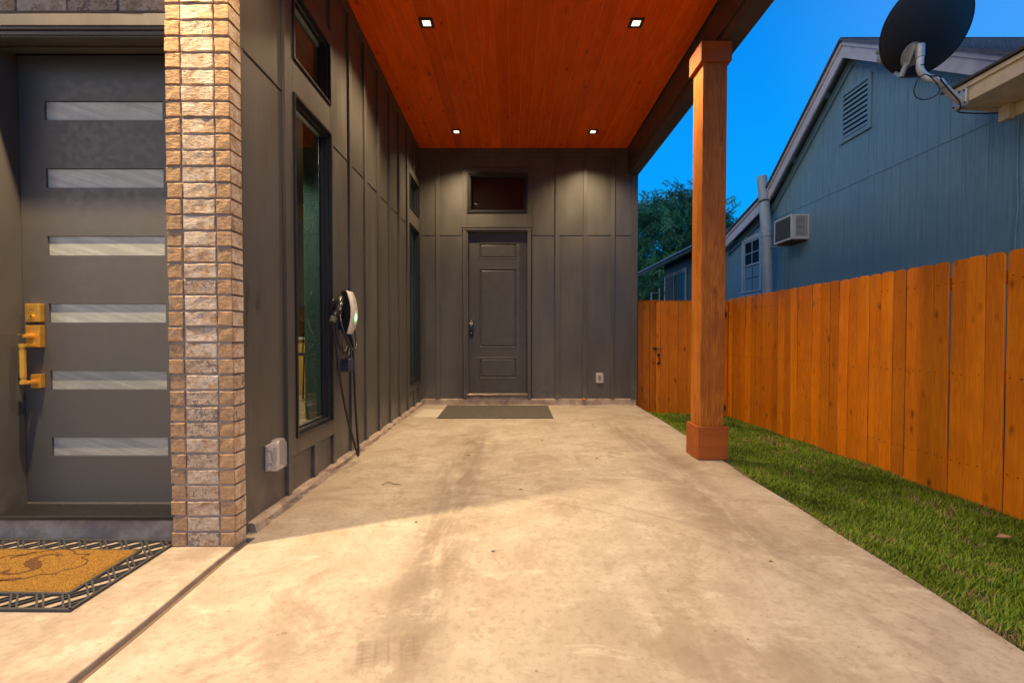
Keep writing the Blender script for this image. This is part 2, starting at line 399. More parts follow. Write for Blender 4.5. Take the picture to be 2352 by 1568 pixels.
M_CEIL = wood('ceiling_stain', (0.78, 0.112, 0.001), (0.55, 0.062, 0.0008), axis=1, knot=.9, rough=.42, ring=.7, stretch=10, varr=.13, bump=.08); M_CEIL.node_tree.nodes['Principled BSDF'].inputs['Specular IOR Level'].default_value = .12
M_GROOVE = plain('unstained_groove', (.74, .19, .015), .6)
M_FENCE = wood('fence_stain', (0.74, 0.225, 0.002), (0.50, 0.125, 0.001), axis=2, knot=1.0, rough=.6, stretch=13, varr=.24, bump=.2, pale=.35)
M_POST = wood('post_stain', (0.56, 0.180, 0.014), (0.25, 0.058, 0.004), axis=2, knot=.45, rough=.62, stretch=12, varr=.04, bump=.35, rough_sawn=.45)
M_POSTB = wood('post_wrap_stain', (0.40, 0.105, 0.016), (0.33, 0.075, 0.012), axis=0, knot=.25, rough=.6, stretch=12, varr=.03, bump=.2, rough_sawn=.25)

def glass_mat(name, tint=(1,1,1), rough=0.0, ior=1.5):
    m = bpy.data.materials.new(name); m.use_nodes = True; t = m.node_tree; t.nodes.clear()
    fr = t.nodes.new('ShaderNodeFresnel'); fr.inputs[0].default_value = ior
    tr = t.nodes.new('ShaderNodeBsdfTransparent'); tr.inputs[0].default_value = (*tint, 1)
    gl = t.nodes.new('ShaderNodeBsdfGlossy'); gl.inputs['Roughness'].default_value = rough
    mx = t.nodes.new('ShaderNodeMixShader'); out = t.nodes.new('ShaderNodeOutputMaterial')
    gb = t.nodes.new('ShaderNodeNewGeometry'); k1 = t.nodes.new('ShaderNodeMath'); k1.operation = 'SUBTRACT'; k1.inputs[0].default_value = 1.0; t.links.new(gb.outputs['Backfacing'], k1.inputs[1])
    k2 = t.nodes.new('ShaderNodeMath'); k2.operation = 'MULTIPLY'; t.links.new(fr.outputs[0], k2.inputs[0]); t.links.new(k1.outputs[0], k2.inputs[1])
    t.links.new(k2.outputs[0], mx.inputs[0]); t.links.new(tr.outputs[0], mx.inputs[1]); t.links.new(gl.outputs[0], mx.inputs[2]); t.links.new(mx.outputs[0], out.inputs[0])
    return m
M_GLASS = glass_mat('window_glass', (.75, .80, .79), 0.0, 2.1)
M_GLASSD = glass_mat('dark_window_glass', (.6, .62, .64), 0.0, 1.7)
def milky(name, f, c=(.75, .73, .74)):
    m = NT(name, .15, .6); m.color(c); tr = m.t.nodes.new('ShaderNodeBsdfTransparent'); ms = m.t.nodes.new('ShaderNodeMixShader')
    lw_ = m.t.nodes.new('ShaderNodeLayerWeight'); lw_.inputs[0].default_value = .3
    m.link(m.math('ADD', m.math('MULTIPLY', lw_.outputs['Facing'], .45), f, clamp=True), ms.inputs[0])
    m.t.links.new(tr.outputs[0], ms.inputs[1]); m.t.links.new(m.b.outputs[0], ms.inputs[2]); m.t.links.new(ms.outputs[0], m.out.inputs[0]); return m.m
M_CLEAR = milky('clear_plastic', .10)
def frosted():
    m = NT('frosted_lite', .16, .5); x, y, z = m.xyz()
    n = m.noise(m.coords((3, 1, 9), False), 1.2, 3); n = m.math('ADD', m.math('MULTIPLY', n, .6), m.math('MULTIPLY', m.noise(m.coords((14, 1, 30), True), 1.5, 4, .7, 1.2), .4))
    sk = m.noise(m.shear(3.2, .9), 1.0, 3, .6)  # slanted streaks painted into the glass colour in place of reflections
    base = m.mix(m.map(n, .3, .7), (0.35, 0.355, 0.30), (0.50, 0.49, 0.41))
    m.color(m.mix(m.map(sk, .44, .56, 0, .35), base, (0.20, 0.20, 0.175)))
    return m.m
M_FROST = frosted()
def emis(name, c, s):
    m = bpy.data.materials.new(name); m.use_nodes = True; b = m.node_tree.nodes['Principled BSDF']
    b.inputs['Base Color'].default_value = (.8, .8, .8, 1); b.inputs['Emission Color'].default_value = (*c, 1); b.inputs['Emission Strength'].default_value = s
    return m
M_LED = emis('lamp_led', (1, .86, .66), 14); M_REFL = plain('lamp_reflector', (0.75, 0.70, 0.62), .25, 0.8)

def coir():
    m = NT('coir', .95, .05); co = m.coords(offs=False)
    n = m.noise(co, 260, 3, .7); n2 = m.noise(co, 14, 3)
    m.color(m.mix(m.map(n, .3, .7), (0.25, 0.13, 0.028), (0.54, 0.30, 0.075))); m.bump(n, 1.0, .008); return m.m
M_COIR = coir()
def coirdark():
    m = NT('coir_print', .95, .05); n = m.noise(m.coords(offs=False), 260, 3, .7)
    m.color(m.mix(m.map(n, .35, .75), (0.11, 0.055, 0.035), (0.30, 0.15, 0.06))); m.bump(n, 1.0, .008); return m.m
M_COIRD = coirdark()
def carpet():
    m = NT('ribbed_mat', .95, .1); x, y, z = m.xyz(); n = m.noise(m.coords(offs=False), 140, 3, .7)
    m.color(m.mix(m.map(n, .3, .7), (0.06, 0.052, 0.046), (0.16, 0.14, 0.125)))
    w = m.math('ABSOLUTE', m.math('SUBTRACT', m.math('FRACT', m.math('MULTIPLY', y, 60.0)), .5)); m.bump(m.math('ADD', w, n), .6, .006); return m.m
M_CARPET = carpet()
def blue_siding():
    m = NT('blue_siding_paint', .6, .35); co = m.coords(offs=False)
    n = m.noise(co, 1.3, 5, .6); f = m.noise(m.coords((5, 30, 1.5), False), 2, 5, .7)
    base = m.mix(m.map(n, .3, .7), (0.135, 0.265, 0.355), (0.185, 0.335, 0.42))
    z = m.xyz()[2]
    base = m.mix(m.math('MULTIPLY', m.map(f, .45, .66), m.map(n, .38, .6, .1, .7)), base, (0.09, 0.16, 0.215))
    m.color(base); m.bump(f, .25, .006); return m.m
M_BLUE = blue_siding()
M_BLUED = plain('rear_house_paint', (0.035, 0.06, 0.09), .65, bumpy=.2)
def shingle():
    m = NT('asphalt_shingle', .9, .2); n = m.noise(m.coords(), 60, 3, .7); n2 = m.noise(m.coords((1, .4, 1)), 5, 3)
    m.color(m.mix(m.map(n, .3, .7), (0.06, 0.075, 0.095), (0.16, 0.19, 0.23))); m.bump(n, .6, .006); return m.m
M_SHING = shingle()
def dish_mat():
    m = NT('dish_back', .55, .4); n = m.noise(m.coords(), 160, 2, .6)
    m.color(m.mix(m.map(n, .45, .75), (0.022, 0.021, 0.024), (0.055, 0.05, 0.052))); m.bump(n, .4, .003); return m.m
M_DISH = dish_mat()
def stucco():
    m = NT('teal_plaster', .6, .4); co = m.coords((1, 1, 2.2), False)
    n = m.noise(co, 42, 4, .6, .6); m.color((0.055, 0.17, 0.165)); m.bump(m.map(n, .42, .6), 1.0, .012); return m.m
M_TEAL = stucco()
def attr_mat(name, attr, rough=.6, trans=0.0):
    m = NT(name, rough, .3); a = m.t.nodes.new('ShaderNodeVertexColor'); a.layer_name = attr
    m.link(a.outputs[0], m.b.inputs['Base Color'])
    if trans:
        tr = m.t.nodes.new('ShaderNodeBsdfTranslucent'); m.link(a.outputs[0], tr.inputs[0])
        ms = m.t.nodes.new('ShaderNodeMixShader'); ms.inputs[0].default_value = trans
        m.t.links.new(m.b.outputs[0], ms.inputs[1]); m.t.links.new(tr.outputs[0], ms.inputs[2]); m.t.links.new(ms.outputs[0], m.out.inputs[0])
    return m.m
M_GRASS = attr_mat('grass_blades', 'Col', .55, .25); M_LEAF = attr_mat('leaves', 'Col', .55, .3)
def soil():
    m = NT('soil', .95, .1); co = m.coords(offs=False); n = m.noise(co, 14, 6, .7); n2 = m.noise(co, 1.5, 4)
    b = m.mix(m.map(n, .3, .7), (0.07, 0.06, 0.025), (0.17, 0.135, 0.075)); b = m.mix(m.map(n2, .35, .6, 0, .6), b, (0.05, 0.075, 0.02))
    m.color(b); m.bump(n, .9, .03); return m.m
M_SOIL = soil()
M_BARK = plain('bark', (0.06, 0.045, 0.035), .9, bumpy=.8, bs=25)

# ================================================================== GROUND
def terrain_z(x, y):
    if x > 3.42: zz = -.22
    else:
        t = max(0.0, min(1.0, (x-1.75)/1.67)); zz = -.035 - .165*t**.8
    if x > 1.7: zz += -.03*max(0, min(1, (y-4.5)/2.5))
    if x < 1.6: zz = -.2
    if y > 6.9: zz = min(zz, -.2)
    return zz + .008*math.sin(x*9)*math.sin(y*7)
mb = MB(); xs = [-60, -20, -8, -4.6, 1.5] + [1.6+.1*i for i in range(20)] + [3.7, 4.4, 6, 12, 40, 300]; ys = [-300, -40, -10, -3] + [-2+.25*i for i in range(40)] + [9, 14, 30, 80, 300]
vs = [(x, y, terrain_z(x, y)) for y in ys for x in xs]; n = len(xs)
fs = [(j*n+i, j*n+i+1, (j+1)*n+i+1, (j+1)*n+i) for j in range(len(ys)-1) for i in range(n-1)]
mb.add(vs, fs); obj('ground', mb, M_SOIL, kind='structure', center=False)

# slab: right edge follows the photograph's slightly wavy formed edge
EDGE = [(1.70, -2.6), (1.71, 0.6), (1.714, 1.506), (1.73, 1.74), (1.742, 2.0), (1.745, 2.4), (1.768, 2.8), (1.765, 3.38), (1.795, 3.82), (1.825, 4.3), (1.845, 4.75), (1.88, 5.6), (1.895, 6.34), (1.905, 7.0)]
def slab(name, pts, z0, z1, bev=.006):
    mb = MB(); mb.prism(pts, z0, z1, 'z'); return obj(name, mb, M_CONC, kind='structure', bevel=bev, center=False, seg=2)
JX = [(-1.345, 2.36), (-1.342, 2.1), (-1.328, 1.85), (-1.315, 1.6), (-1.31, 1.38), (-1.30, .9), (-1.30, -2.6)]
slab('carport_slab', [(-1.42, 7.0), (-1.42, 2.36)] + JX + EDGE, -.14, 0)
slab('entry_slab', [(-4.6, 2.50), (-4.6, -2.6)] + [(x-.045, y) for x, y in reversed(JX)], -.14, 0)
obj('joint_filler', MB().prism([(x+.01, y) for x, y in JX] + [(x-.052, y) for x, y in reversed(JX)], -.12, -.024, 'z'), plain('joint_dirt', (.17, .12, .085), .95, bumpy=.6, bs=60), kind='structure')

# ================================================================== LEFT SIDING WALL
def rough_curb(name, p0, p1, h, face, parent, axis, amp=.010, step=.05):
    """rough cast curb: `axis` is the run direction; p0..p1 run, face = (back, front) in the other axis"""
    mb = MB(); n = int(abs(p1-p0)/step)+1; vs = []
    for i in range(n+1):
        t = p0+(p1-p0)*i/n
        w = mnoise.noise(Vector((t*5, h*10, 1.3)))*amp; w2 = mnoise.noise(Vector((t*9, 3.1, h)))*amp*1.2; w3 = max(0, mnoise.noise(Vector((t*3.3, 7.7, 2))))*.05
        prof = [(face[0], -.05), (face[0], h), (face[1]-(.012 if face[1] > face[0] else -.012), h+w*.5), (face[1]+w, h-.015), (face[1]+w2+(.004 if face[1] > face[0] else -.004), .012), (face[1]+(1 if face[1] > face[0] else -1)*(abs(w2)+w3+.006), -.003), (face[1], -.05)]
        for a, z in prof: vs.append((a, t, z) if axis == 'y' else (t, a, z))
    k = 7; fs = [(i*k+j, i*k+(j+1)%k, (i+1)*k+(j+1)%k, (i+1)*k+j) for i in range(n) for j in range(k)] + [tuple(range(k)), tuple(range(n*k+k-1, n*k-1, -1))]
    mb.add(vs, fs); return obj(name, mb, M_CURB, parent)

XW = -1.42
lw = thing('siding_wall', 'dark grey board-and-batten side wall with two tall windows, running back along the concrete', 'wall', (XW, 4.7, 0))
for a_, b_, c_, d_ in ((2.44, 2.94, 0, 3.9), (3.56, 6.26, 0, 3.9), (6.89, 7.10, 0, 3.9), (2.94, 3.56, 0, .385), (6.26, 6.89, 0, .385), (2.94, 3.56, 2.62, 2.822), (6.26, 6.89, 2.62, 2.822), (2.94, 3.56, 3.295, 3.9), (6.26, 6.89, 3.295, 3.9)):
    bx('wall_core', XW-.045, XW-.014, a_+.0005, b_-.0005, c_, d_, M_TRIM, lw, 0)
zt = 3.82
bats = [3.99, 4.40, 4.84, 5.28, 5.72, 6.16]
edges = [2.47, 2.885] ; 
def panel(y0, y1, z0, z1, mat=M_SIDE): return bx('siding_panel', XW-.012, XW, y0+.001, y1-.001, z0, z1, mat, lw, .0008)
seam = 2.565
def col_panels(y0, y1, first=False):
    panel(y0, y1, .047, seam-.004, M_SIDE_S if first else M_SIDE); panel(y0, y1, seam+.004, zt)
    bx('flashing', XW-.006, XW+.006, y0+.03, y1-.03, seam-.004, seam+.004, M_TRIM, lw, 0)
col_panels(2.405, 2.865, True)
ys_ = [3.605] + bats
for a, b in zip(ys_[:-1], ys_[1:]): col_panels(a, b)
for y in bats: bx('batten', XW+.0005, XW+.022, y-.032, y+.032, .045, zt, M_TRIM, lw, .0015)
bx('batten', XW+.0005, XW+.022, 2.835, 2.878, .045, zt, M_TRIM, lw, .0015)
bx('corner_board', XW-.04, XW+.012, 2.362, 2.405, .0, 3.9, M_TRIM, lw, .002)
bx('frieze_board', XW-.01, XW+.021, 2.407, 6.955, zt, 3.899, M_TRIM, lw, .0015)
def window_unit(y0, y1, w0, w1):
    """flat trim y0..y1 with a tall window and transom between w0..w1"""
    T0, T1 = XW-.004, XW+.018
    for nm, a, b, c, d in (('trim_board', y0, w0, .285, 3.40), ('trim_board', w1, y1, .285, 3.40), ('trim_board', w0, w1, .285, .388),
                           ('trim_board', w0, w1, 2.618, 2.825), ('trim_board', w0, w1, 3.292, 3.40)):
        bx(nm, T0, T1, a+.0006, b-.0006, c, d, M_TRIM, lw, .001)
    panel(y0, y1, .047, .284); panel(y0, y1, 3.401, zt)
    for yy in (y0+.36, y1-.02):
        bx('batten', XW+.0005, XW+.022, yy-.03, yy+.03, .045, .284, M_TRIM, lw, .0015)
        bx('batten', XW+.0005, XW+.022, yy-.03, yy+.03, 3.401, zt, M_TRIM, lw, .0015)
    for z0, z1 in ((.388, 2.618), (2.825, 3.292)):
        fr = MB(); w = .035
        def ring(m, a, b, c, d, t, x0, x1):
            m.box(x0, x1, a, a+t, c, d); m.box(x0, x1, b-t, b, c, d); m.box(x0, x1, a+t, b-t, c, c+t); m.box(x0, x1, a+t, b-t, d-t, d)
        ring(fr, w0+.002, w1-.002, z0+.002, z1-.002, .018, XW-.055, XW+.030)
        ring(fr, w0+.020, w1-.020, z0+.020, z1-.020, .024, XW-.055, XW+.008)
        wd = obj('window', fr, M_BLACK, lw, .002)
        sa = MB(); ring(sa, w0+.044, w1-.044, z0+.044, z1-.044, .014, XW-.054, XW-.018)
        obj('sash', sa, M_BLACK, wd, .0015)
        obj('pane', MB().box(XW-.040, XW-.036, w0+.055, w1-.055, z0+.055, z1-.055), M_GLASS, wd)
window_unit(2.88, 3.605, 2.944, 3.552)
window_unit(6.19, 6.955, 6.265, 6.885)
rough_curb('curb', 2.42, 6.99, .052, (XW-.1, -1.374), lw, 'y', .015)

# ================================================================== BACK WALL
YB = 6.97
bw = thing('siding_wall', 'dark grey board-and-batten end wall with the small panelled door and square transom window', 'wall', (.25, YB, 0))
bx('wall_core', -.75, 1.9, YB+.14, YB+.16, 2.66, 3.9, M_SHEET, bw, 0); bx('wall_core', .30, 1.9, YB+.14, YB+.16, 0, 2.66, M_SHEET, bw, 0); bx('wall_core', -1.42, -.752, YB+.14, YB+.16, 0, 3.9, M_SHEET, bw, 0)
def bpanel(x0, x1, z0, z1): return bx('siding_panel', x0+.001, x1-.001, YB, YB+.012, z0, z1, M_SIDE, bw, .0008)
bs = 2.595
for x0, x1 in ((-1.39, -1.131), (-1.131, -.752), (.302, .69), (.69, 1.115), (1.115, 1.537), (1.537, 1.86)):
    bpanel(x0, x1, .103, bs-.004); bpanel(x0, x1, bs+.004, 3.80)
    bx('flashing', x0+.03, x1-.03, YB-.006, YB+.006, bs-.004, bs+.004, M_TRIM, bw, 0)
for x in (-1.131, .69, 1.115, 1.537): bx('batten', x-.031, x+.031, YB-.019, YB-.0005, .103, 3.80, M_TRIM, bw, .0015)
bx('corner_board', -1.4, -1.36, YB-.019, YB-.0005, .103, 3.80, M_TRIM, bw, .0015)
bx('corner_board', 1.822, 1.912, YB-.021, YB+.06, .09, 3.50, M_TRIM, bw, .002)
bx('frieze_board', -1.398, 1.76, YB-.02, YB+.01, 3.80, 3.899, M_TRIM, bw, .0015)
bpanel(-.752, .302, 3.60, 3.80)
bx('trim_board', -.752, -.684, YB-.018, YB+.01, 2.725, 3.60, M_TRIM, bw); bx('trim_board', .236, .302, YB-.018, YB+.01, 2.725, 3.60, M_TRIM, bw)
bx('trim_board', -.683, .235, YB-.018, YB+.01, 2.725, 2.926, M_TRIM, bw); bx('trim_board', -.683, .235, YB-.018, YB+.01, 3.537, 3.60, M_TRIM, bw)
fr = MB()
def ringy(m, a, b, c, d, t, y0, y1):
    m.box(a, a+t, y0, y1, c, d); m.box(b-t, b, y0, y1, c, d); m.box(a+t, b-t, y0, y1, c, c+t); m.box(a+t, b-t, y0, y1, d-t, d)
ringy(fr, -.682, .234, 2.928, 3.535, .020, YB-.03, YB+.08); ringy(fr, -.662, .214, 2.948, 3.515, .022, YB-.008, YB+.08)
wd = obj('window', fr, M_BLACK, bw, .002)
sa = MB(); ringy(sa, -.640, .192, 2.970, 3.493, .014, YB+.02, YB+.075); obj('sash', sa, M_BLACK, wd, .0015)
obj('pane', MB().box(-.63, .182, YB+.045, YB+.049, 2.98, 3.483), M_GLASSD, wd)
# casing and door
ca = MB()
for x0, x1 in ((-.746, -.690), (.236, .292)):
    ca.box(x0, x1, YB-.024, YB+.01, .103, 2.665)
obj('door_casing', ca, M_TRIM, bw, .004)
ca = MB(); ca.box(-.752, .298, YB-.028, YB+.01, 2.665, 2.722); ca.box(-.762, .308, YB-.034, YB+.01, 2.705, 2.722); obj('door_casing', ca, M_TRIM, bw, .003)
fr = MB(); fr.box(-.690, -.668, YB-.012, YB+.13, .14, 2.665); fr.box(.232, .236, YB-.012, YB+.13, .14, 2.665); fr.box(-.668, .232, YB-.012, YB+.13, 2.640, 2.665)
obj('door_frame', fr, M_TRIM, bw, .002)
YD = YB+.055
def panel_door(name, x0, x1, z0, z1, y, panels, mat, parent):
    """slab with recessed, raised-field panels (front faces -Y)"""
    vs_x = sorted({x0, x1} | {a for p in panels for a in p[:2]}); vs_z = sorted({z0, z1} | {a for p in panels for a in p[2:]})
    mb = MB()
    for i in range(len(vs_x)-1):
        for j in range(len(vs_z)-1):
            a, b, c, d = vs_x[i], vs_x[i+1], vs_z[j], vs_z[j+1]
            if any(p[0] <= a and b <= p[1] and p[2] <= c and d <= p[3] for p in panels): continue
            mb.add([(a, y, c), (b, y, c), (b, y, d), (a, y, d)], [(0, 1, 2, 3)])
    for a, b, c, d in panels:
        def q(i, dy): return [(a+i, y+dy, c+i), (b-i, y+dy, c+i), (b-i, y+dy, d-i), (a+i, y+dy, d-i)]
        R_ = [q(0, 0), q(.004, -.004), q(.010, -.004), q(.020, .010), q(.028, .010), q(.042, .002)]
        vs = [v for r in R_ for v in r]
        fs = [(k*4+i, k*4+(i+1)%4, (k+1)*4+(i+1)%4, (k+1)*4+i) for k in range(len(R_)-1) for i in range(4)] + [(20, 21, 22, 23)]
        mb.add(vs, fs)
    mb.add([(x0, y, z0), (x1, y, z0), (x1, y, z1), (x0, y, z1), (x0, y+.04, z0), (x1, y+.04, z0), (x1, y+.04, z1), (x0, y+.04, z1)], [(0, 4, 5, 1), (1, 5, 6, 2), (2, 6, 7, 3), (3, 7, 4, 0), (4, 7, 6, 5)])
    me = bpy.data.meshes.new(name); 
    return obj(name, mb, mat, parent)
door = panel_door('door', -.664, .229, .178, 2.636, YD, [(-.506, .073, 2.243, 2.488), (-.506, .073, .878, 2.101), (-.506, .073, .405, .730)], M_DOORB, bw)
bx('lock_keypad', -.660, -.588, YD-.028, YD, 1.135, 1.305, M_BLACK, door, .008, seg=3)
mb = MB()
for r_ in range(3):
    for c_ in range(4): mb.box(-.650+c_*.013, -.641+c_*.013, YD-.031, YD-.0285, 1.236+r_*.014, 1.246+r_*.014)
mb.box(-.634, -.614, YD-.031, YD-.0285, 1.285, 1.294); mb.box(-.645, -.605, YD-.031, YD-.0285, 1.22, 1.225)
obj('keypad_buttons', mb, plain('key_white', (.6, .6, .58), .5), door)
mb = MB(); mb.tube([(-.624, YD, 1.088), (-.624, YD-.008, 1.088)], .034, 20); mb.tube([(-.624, YD-.008, 1.088), (-.624, YD-.035, 1.088)], .011, 12); mb.sphere((-.624, YD-.052, 1.088), .026, 10, sc=(1, .75, 1))
obj('knob', mb, M_BLACK, door)
bx('threshold', -.694, .240, YB-.035, YB+.10, .146, .170, plain('brass_threshold', (.30, .22, .13), .35, .8), bw, .003)
bx('sweep', -.66, .226, YD-.004, YD+.03, .1705, .1775, plain('sweep', (.5, .42, .3), .4, .6), bw, 0)
rough_curb('curb', -1.41, 1.90, .100, (YB+.1, YB-.012), bw, 'x', .006)
bx('door_step', -.72, .27, YB-.010, YB+.10, .10, .145, M_CURB, bw, .004)
# house side running back from the corner
bx('return_panel', 1.87, 1.900, YB+.062, 9.5, .1, 4.0, M_SIDE, bw)

# ================================================================== BRICK PILLAR, LINTEL AND ENTRY WALL
Y0 = 2.255
def brick_mesh(w, d, h, seed, side=False):
    rr = random.Random(seed); mb = MB()
    nx = 4 if w > .1 else 3; c = .003
    xs = [0, c] + [w*k/nx for k in range(1, nx)] + [w-c, w]; zs = [0, c, h*.5, h-c, h]
    vs = []; nX, nZ = len(xs), len(zs)
    for j, z in enumerate(zs):
        for i, x in enumerate(xs):
            e = (i in (0, nX-1)) or (j in (0, nZ-1))
            y = (.004 if e else 0) + rr.uniform(-.0014, .0014)
            jx = rr.uniform(-.0018, .0018); jz = rr.uniform(-.0016, .0016)
            vs.append((x+jx-w/2, y-d/2, z+jz-h/2))
    fs = [(j*nX+i, j*nX+i+1, (j+1)*nX+i+1, (j+1)*nX+i) for j in range(nZ-1) for i in range(nX-1)]
    mb.add(vs, fs, 0)
    b = len(vs); bv = [(-w/2, d/2, -h/2), (w/2, d/2, -h/2), (w/2, d/2, h/2), (-w/2, d/2, h/2)]
    mb.v += bv
    bot = list(range(nX)); top = [(nZ-1)*nX+i for i in range(nX)]; lef = [j*nX for j in range(nZ)]; rig = [j*nX+nX-1 for j in range(nZ)]
    def addf(f, m): mb.f.append(tuple(f)); mb.m.append(m); mb.sm.append(False)
    addf(bot[::-1] + [b, b+1], 0); addf(top + [b+2, b+3], 0); addf(lef + [b+3, b], 0); addf(rig[::-1] + [b+1, b+2], 1 if side else 0); addf([b, b+3, b+2, b+1], 0)
    return mb
bp = thing('brick_pillar', 'narrow brick pillar of tan and whitewashed bricks beside the front door', 'pillar', (-1.54, Y0+.13, 0))
bx('mortar_core', -1.690, -1.393, Y0+.007, 2.345, 0, 3.9, M_MORTAR, bp, 0)
protos = {}
def brick_copy(kind, w, d, h, c, parent, mats, side=False):
    k = (kind, random.randrange(5))
    if k not in protos:
        o = obj('brick', brick_mesh(w, d, h, hash(k[0]) % 97+k[1], side), mats, parent, center=False); protos[k] = o
        WORG[o] = Vector(c); o.location = Vector(c) - WORG[parent]
    else: o = dup(protos[k], Vector(c), parent)
    o.rotation_euler = (R(random.uniform(-.5, .5)), R(random.uniform(-.7, .7)), R(random.uniform(-.7, .7)))
    return o

CH = .0788
for i in range(49):
    z = .034 + CH*i + .001
    if z > 3.88: break
    j = lambda a: random.uniform(-a, a)
    brick_copy('head', .072, .11, .068, (-1.664+j(.004), Y0+.055+j(.003), z), bp, [M_BRT, M_BRT])
    brick_copy('mid', .156, .11, .068, (-1.542+j(.0025), Y0+.055+j(.002), z), bp, [M_BRW, M_BRW])
    brick_copy('corner', .074, .092, .068, (-1.421+j(.0015), Y0+.047+j(.002), z), bp, [M_BRT, M_BRW], True)

ew = thing('entry_wall', 'front entry wall with whitewashed brick over the grey front door', 'wall', (-2.6, 2.4, 0))
bx('mortar_core', -4.4, -1.692, Y0+.055, 2.36, 2.650, 2.745, M_MORTAR, ew, 0); bx('mortar_core', -4.4, -1.692, Y0+.012, 2.36, 2.7455, 3.9, M_MORTAR, ew, 0)
for r_ in range(5):
    for c_ in range(7):
        xr = -1.712 - c_*.2545 - (.127 if r_ % 2 else 0)
        if r_ > 0 or True:
            brick_copy('lintel', .246, .10, .068, (xr-.123+random.uniform(-.002, .002), Y0+(.098 if r_ == 0 else .054)+random.uniform(-.002, .002), 2.704+r_*CH), ew, [M_BRW, M_BRW])
mb = MB()
for r_ in range(5, 15):
    for c_ in range(10):
        xr = -1.712 - c_*.2545 - (.127 if r_ % 2 else 0); mb.box(xr-.246, xr, Y0+.004, Y0+.1, 2.670+r_*CH, 2.738+r_*CH)
for r_ in range(33):
    for c_ in range(6):
        xr = -2.79 - c_*.2545 - (.127 if r_ % 2 else 0); mb.box(xr-.246, xr, Y0+.004, Y0+.1, .002+r_*CH, .07+r_*CH)
obj('upper_brickwork', mb, [M_BRW], ew, kind='stuff')
bx('mortar_core', -4.4, -2.79, Y0+.012, 2.36, 0, 2.65, M_MORTAR, ew, 0)
bx('steel_lintel', -2.80, -1.700, Y0+.040, Y0+.10, 2.647, 2.667, plain('brown_steel', (.13, .09, .065), .7, bumpy=.3), ew, .001)
# moulded header trim (stepped, with a shadow gap)
mb = MB(); mb.box(-2.79, -1.700, Y0+.030, Y0+.05, 2.588, 2.646); mb.box(-2.79, -1.700, Y0+.036, Y0+.07, 2.575, 2.588)
mb.box(-2.79, -1.700, Y0+.046, Y0+.09, 2.553, 2.572); mb.box(-2.79, -1.700, Y0+.052, Y0+.09, 2.546, 2.553)
obj('header_trim', mb, M_TRIM, ew, .0025)
mb = MB(); mb.box(-2.70, -1.700, 2.345, 2.49, 2.574, 2.60); mb.box(-2.79, -1.70, 2.33, 2.35, 2.553, 2.60); mb.box(-2.70, -1.70, 2.42, 2.45, 2.560, 2.574)
obj('header_soffit', mb, M_TRIM, ew, .002)
mb = MB(); mb.box(-2.72, -2.684, 2.33, 2.52, .125, 2.574); mb.box(-2.80, -2.70, 2.300, 2.335, .125, 2.60); mb.box(-2.76, -2.715, 2.285, 2.300, .125, 2.60)
obj('door_jamb', mb, M_TRIM, ew, .003)
bx('door_jamb', -1.74, -1.45, 2.36, 2.52, .125, 2.574, M_TRIM, ew, .002)
YF = 2.50
# front door built as rails and stiles round six recessed lites
lz = [(2.226, 2.329), (1.861, 1.966), (1.494, 1.600), (1.127, 1.231), (.759, .863), (.392, .494)]
fd = MB(); dx0, dx1 = -2.680, -1.742; lx0, lx1 = -2.541, -1.900
fd.box(dx0, lx0, YF, YF+.045, .134, 2.572); fd.box(lx1, dx1, YF, YF+.045, .134, 2.572)
zz = [.134] + [a for p in reversed(lz) for a in p] + [2.572]
for k in range(0, len(zz), 2): fd.box(lx0, lx1, YF, YF+.045, zz[k], zz[k+1])
door = obj('door', fd, M_DOOR, ew, 0)
for a, b in lz:
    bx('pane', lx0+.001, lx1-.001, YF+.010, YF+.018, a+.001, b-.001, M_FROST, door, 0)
def rb(nm, x0, x1, y0, y1, z0, z1, bv=.003): return bx(nm, x0, x1, y0, y1, z0, z1, M_BRASS, door, bv, seg=2)
rb('deadbolt', -2.642, -2.564, YF-.030, YF, 1.130, 1.228)
mb = MB(); mb.tube([(-2.603, YF-.030, 1.158), (-2.603, YF-.036, 1.158)], .0115, 20); obj('lock_cylinder', mb, M_BRASS, door)
bx('keyway', -2.605, -2.601, YF-.0375, YF-.0362, 1.151, 1.164, M_BLACK, door, 0)
bx('engraving', -2.615, -2.592, YF-.0312, YF-.0302, 1.1985, 1.2005, plain('engrave', (.9, .75, .4), .3, 1), door, 0)
rb('handle_plate', -2.642, -2.564, YF-.030, YF, .992, 1.112)
mb = MB(); mb.box(-2.638, -2.594, YF-.075, YF-.028, 1.060, 1.0625); mb.box(-2.610, -2.592, YF-.075, YF-.028, 1.046, 1.060); obj('thumb_latch', mb, M_BRASS, door, .001)
mb = MB(); mb.box(-2.616, -2.587, YF-.075, YF-.028, .998, 1.012); mb.box(-2.616, -2.580, YF-.075, YF-.026, .798, .812)
mb.tube([(-2.607, YF-.078, .994), (-2.607, YF-.078, 1.013)], .0155, 16); mb.tube([(-2.607, YF-.078, .797), (-2.607, YF-.078, .816)], .0155, 16)
mb.tube([(-2.607, YF-.078, .812), (-2.607, YF-.078, .998)], .0115, 16); mb.tube([(-2.607, YF-.078, .832), (-2.607, YF-.078, .978)], .0142, 20)
obj('pull_handle', mb, M_BRASS, door)
rb('handle_foot', -2.622, -2.568, YF-.028, YF, .770, .845)
# sill and step
bx('sill', -2.70, -1.70, 2.318, 2.525, .108, .128, plain('bronze_sill', (.035, .033, .03), .35, .5), ew, .003)
bx('door_sweep', -2.68, -1.742, YF-.006, YF+.03, .128, .1335, plain('sill_light', (.3, .26, .2), .4, .5), ew, 0)
rough_curb('step', -2.79, -1.69, .106, (2.5, 2.352), ew, 'x', .004)

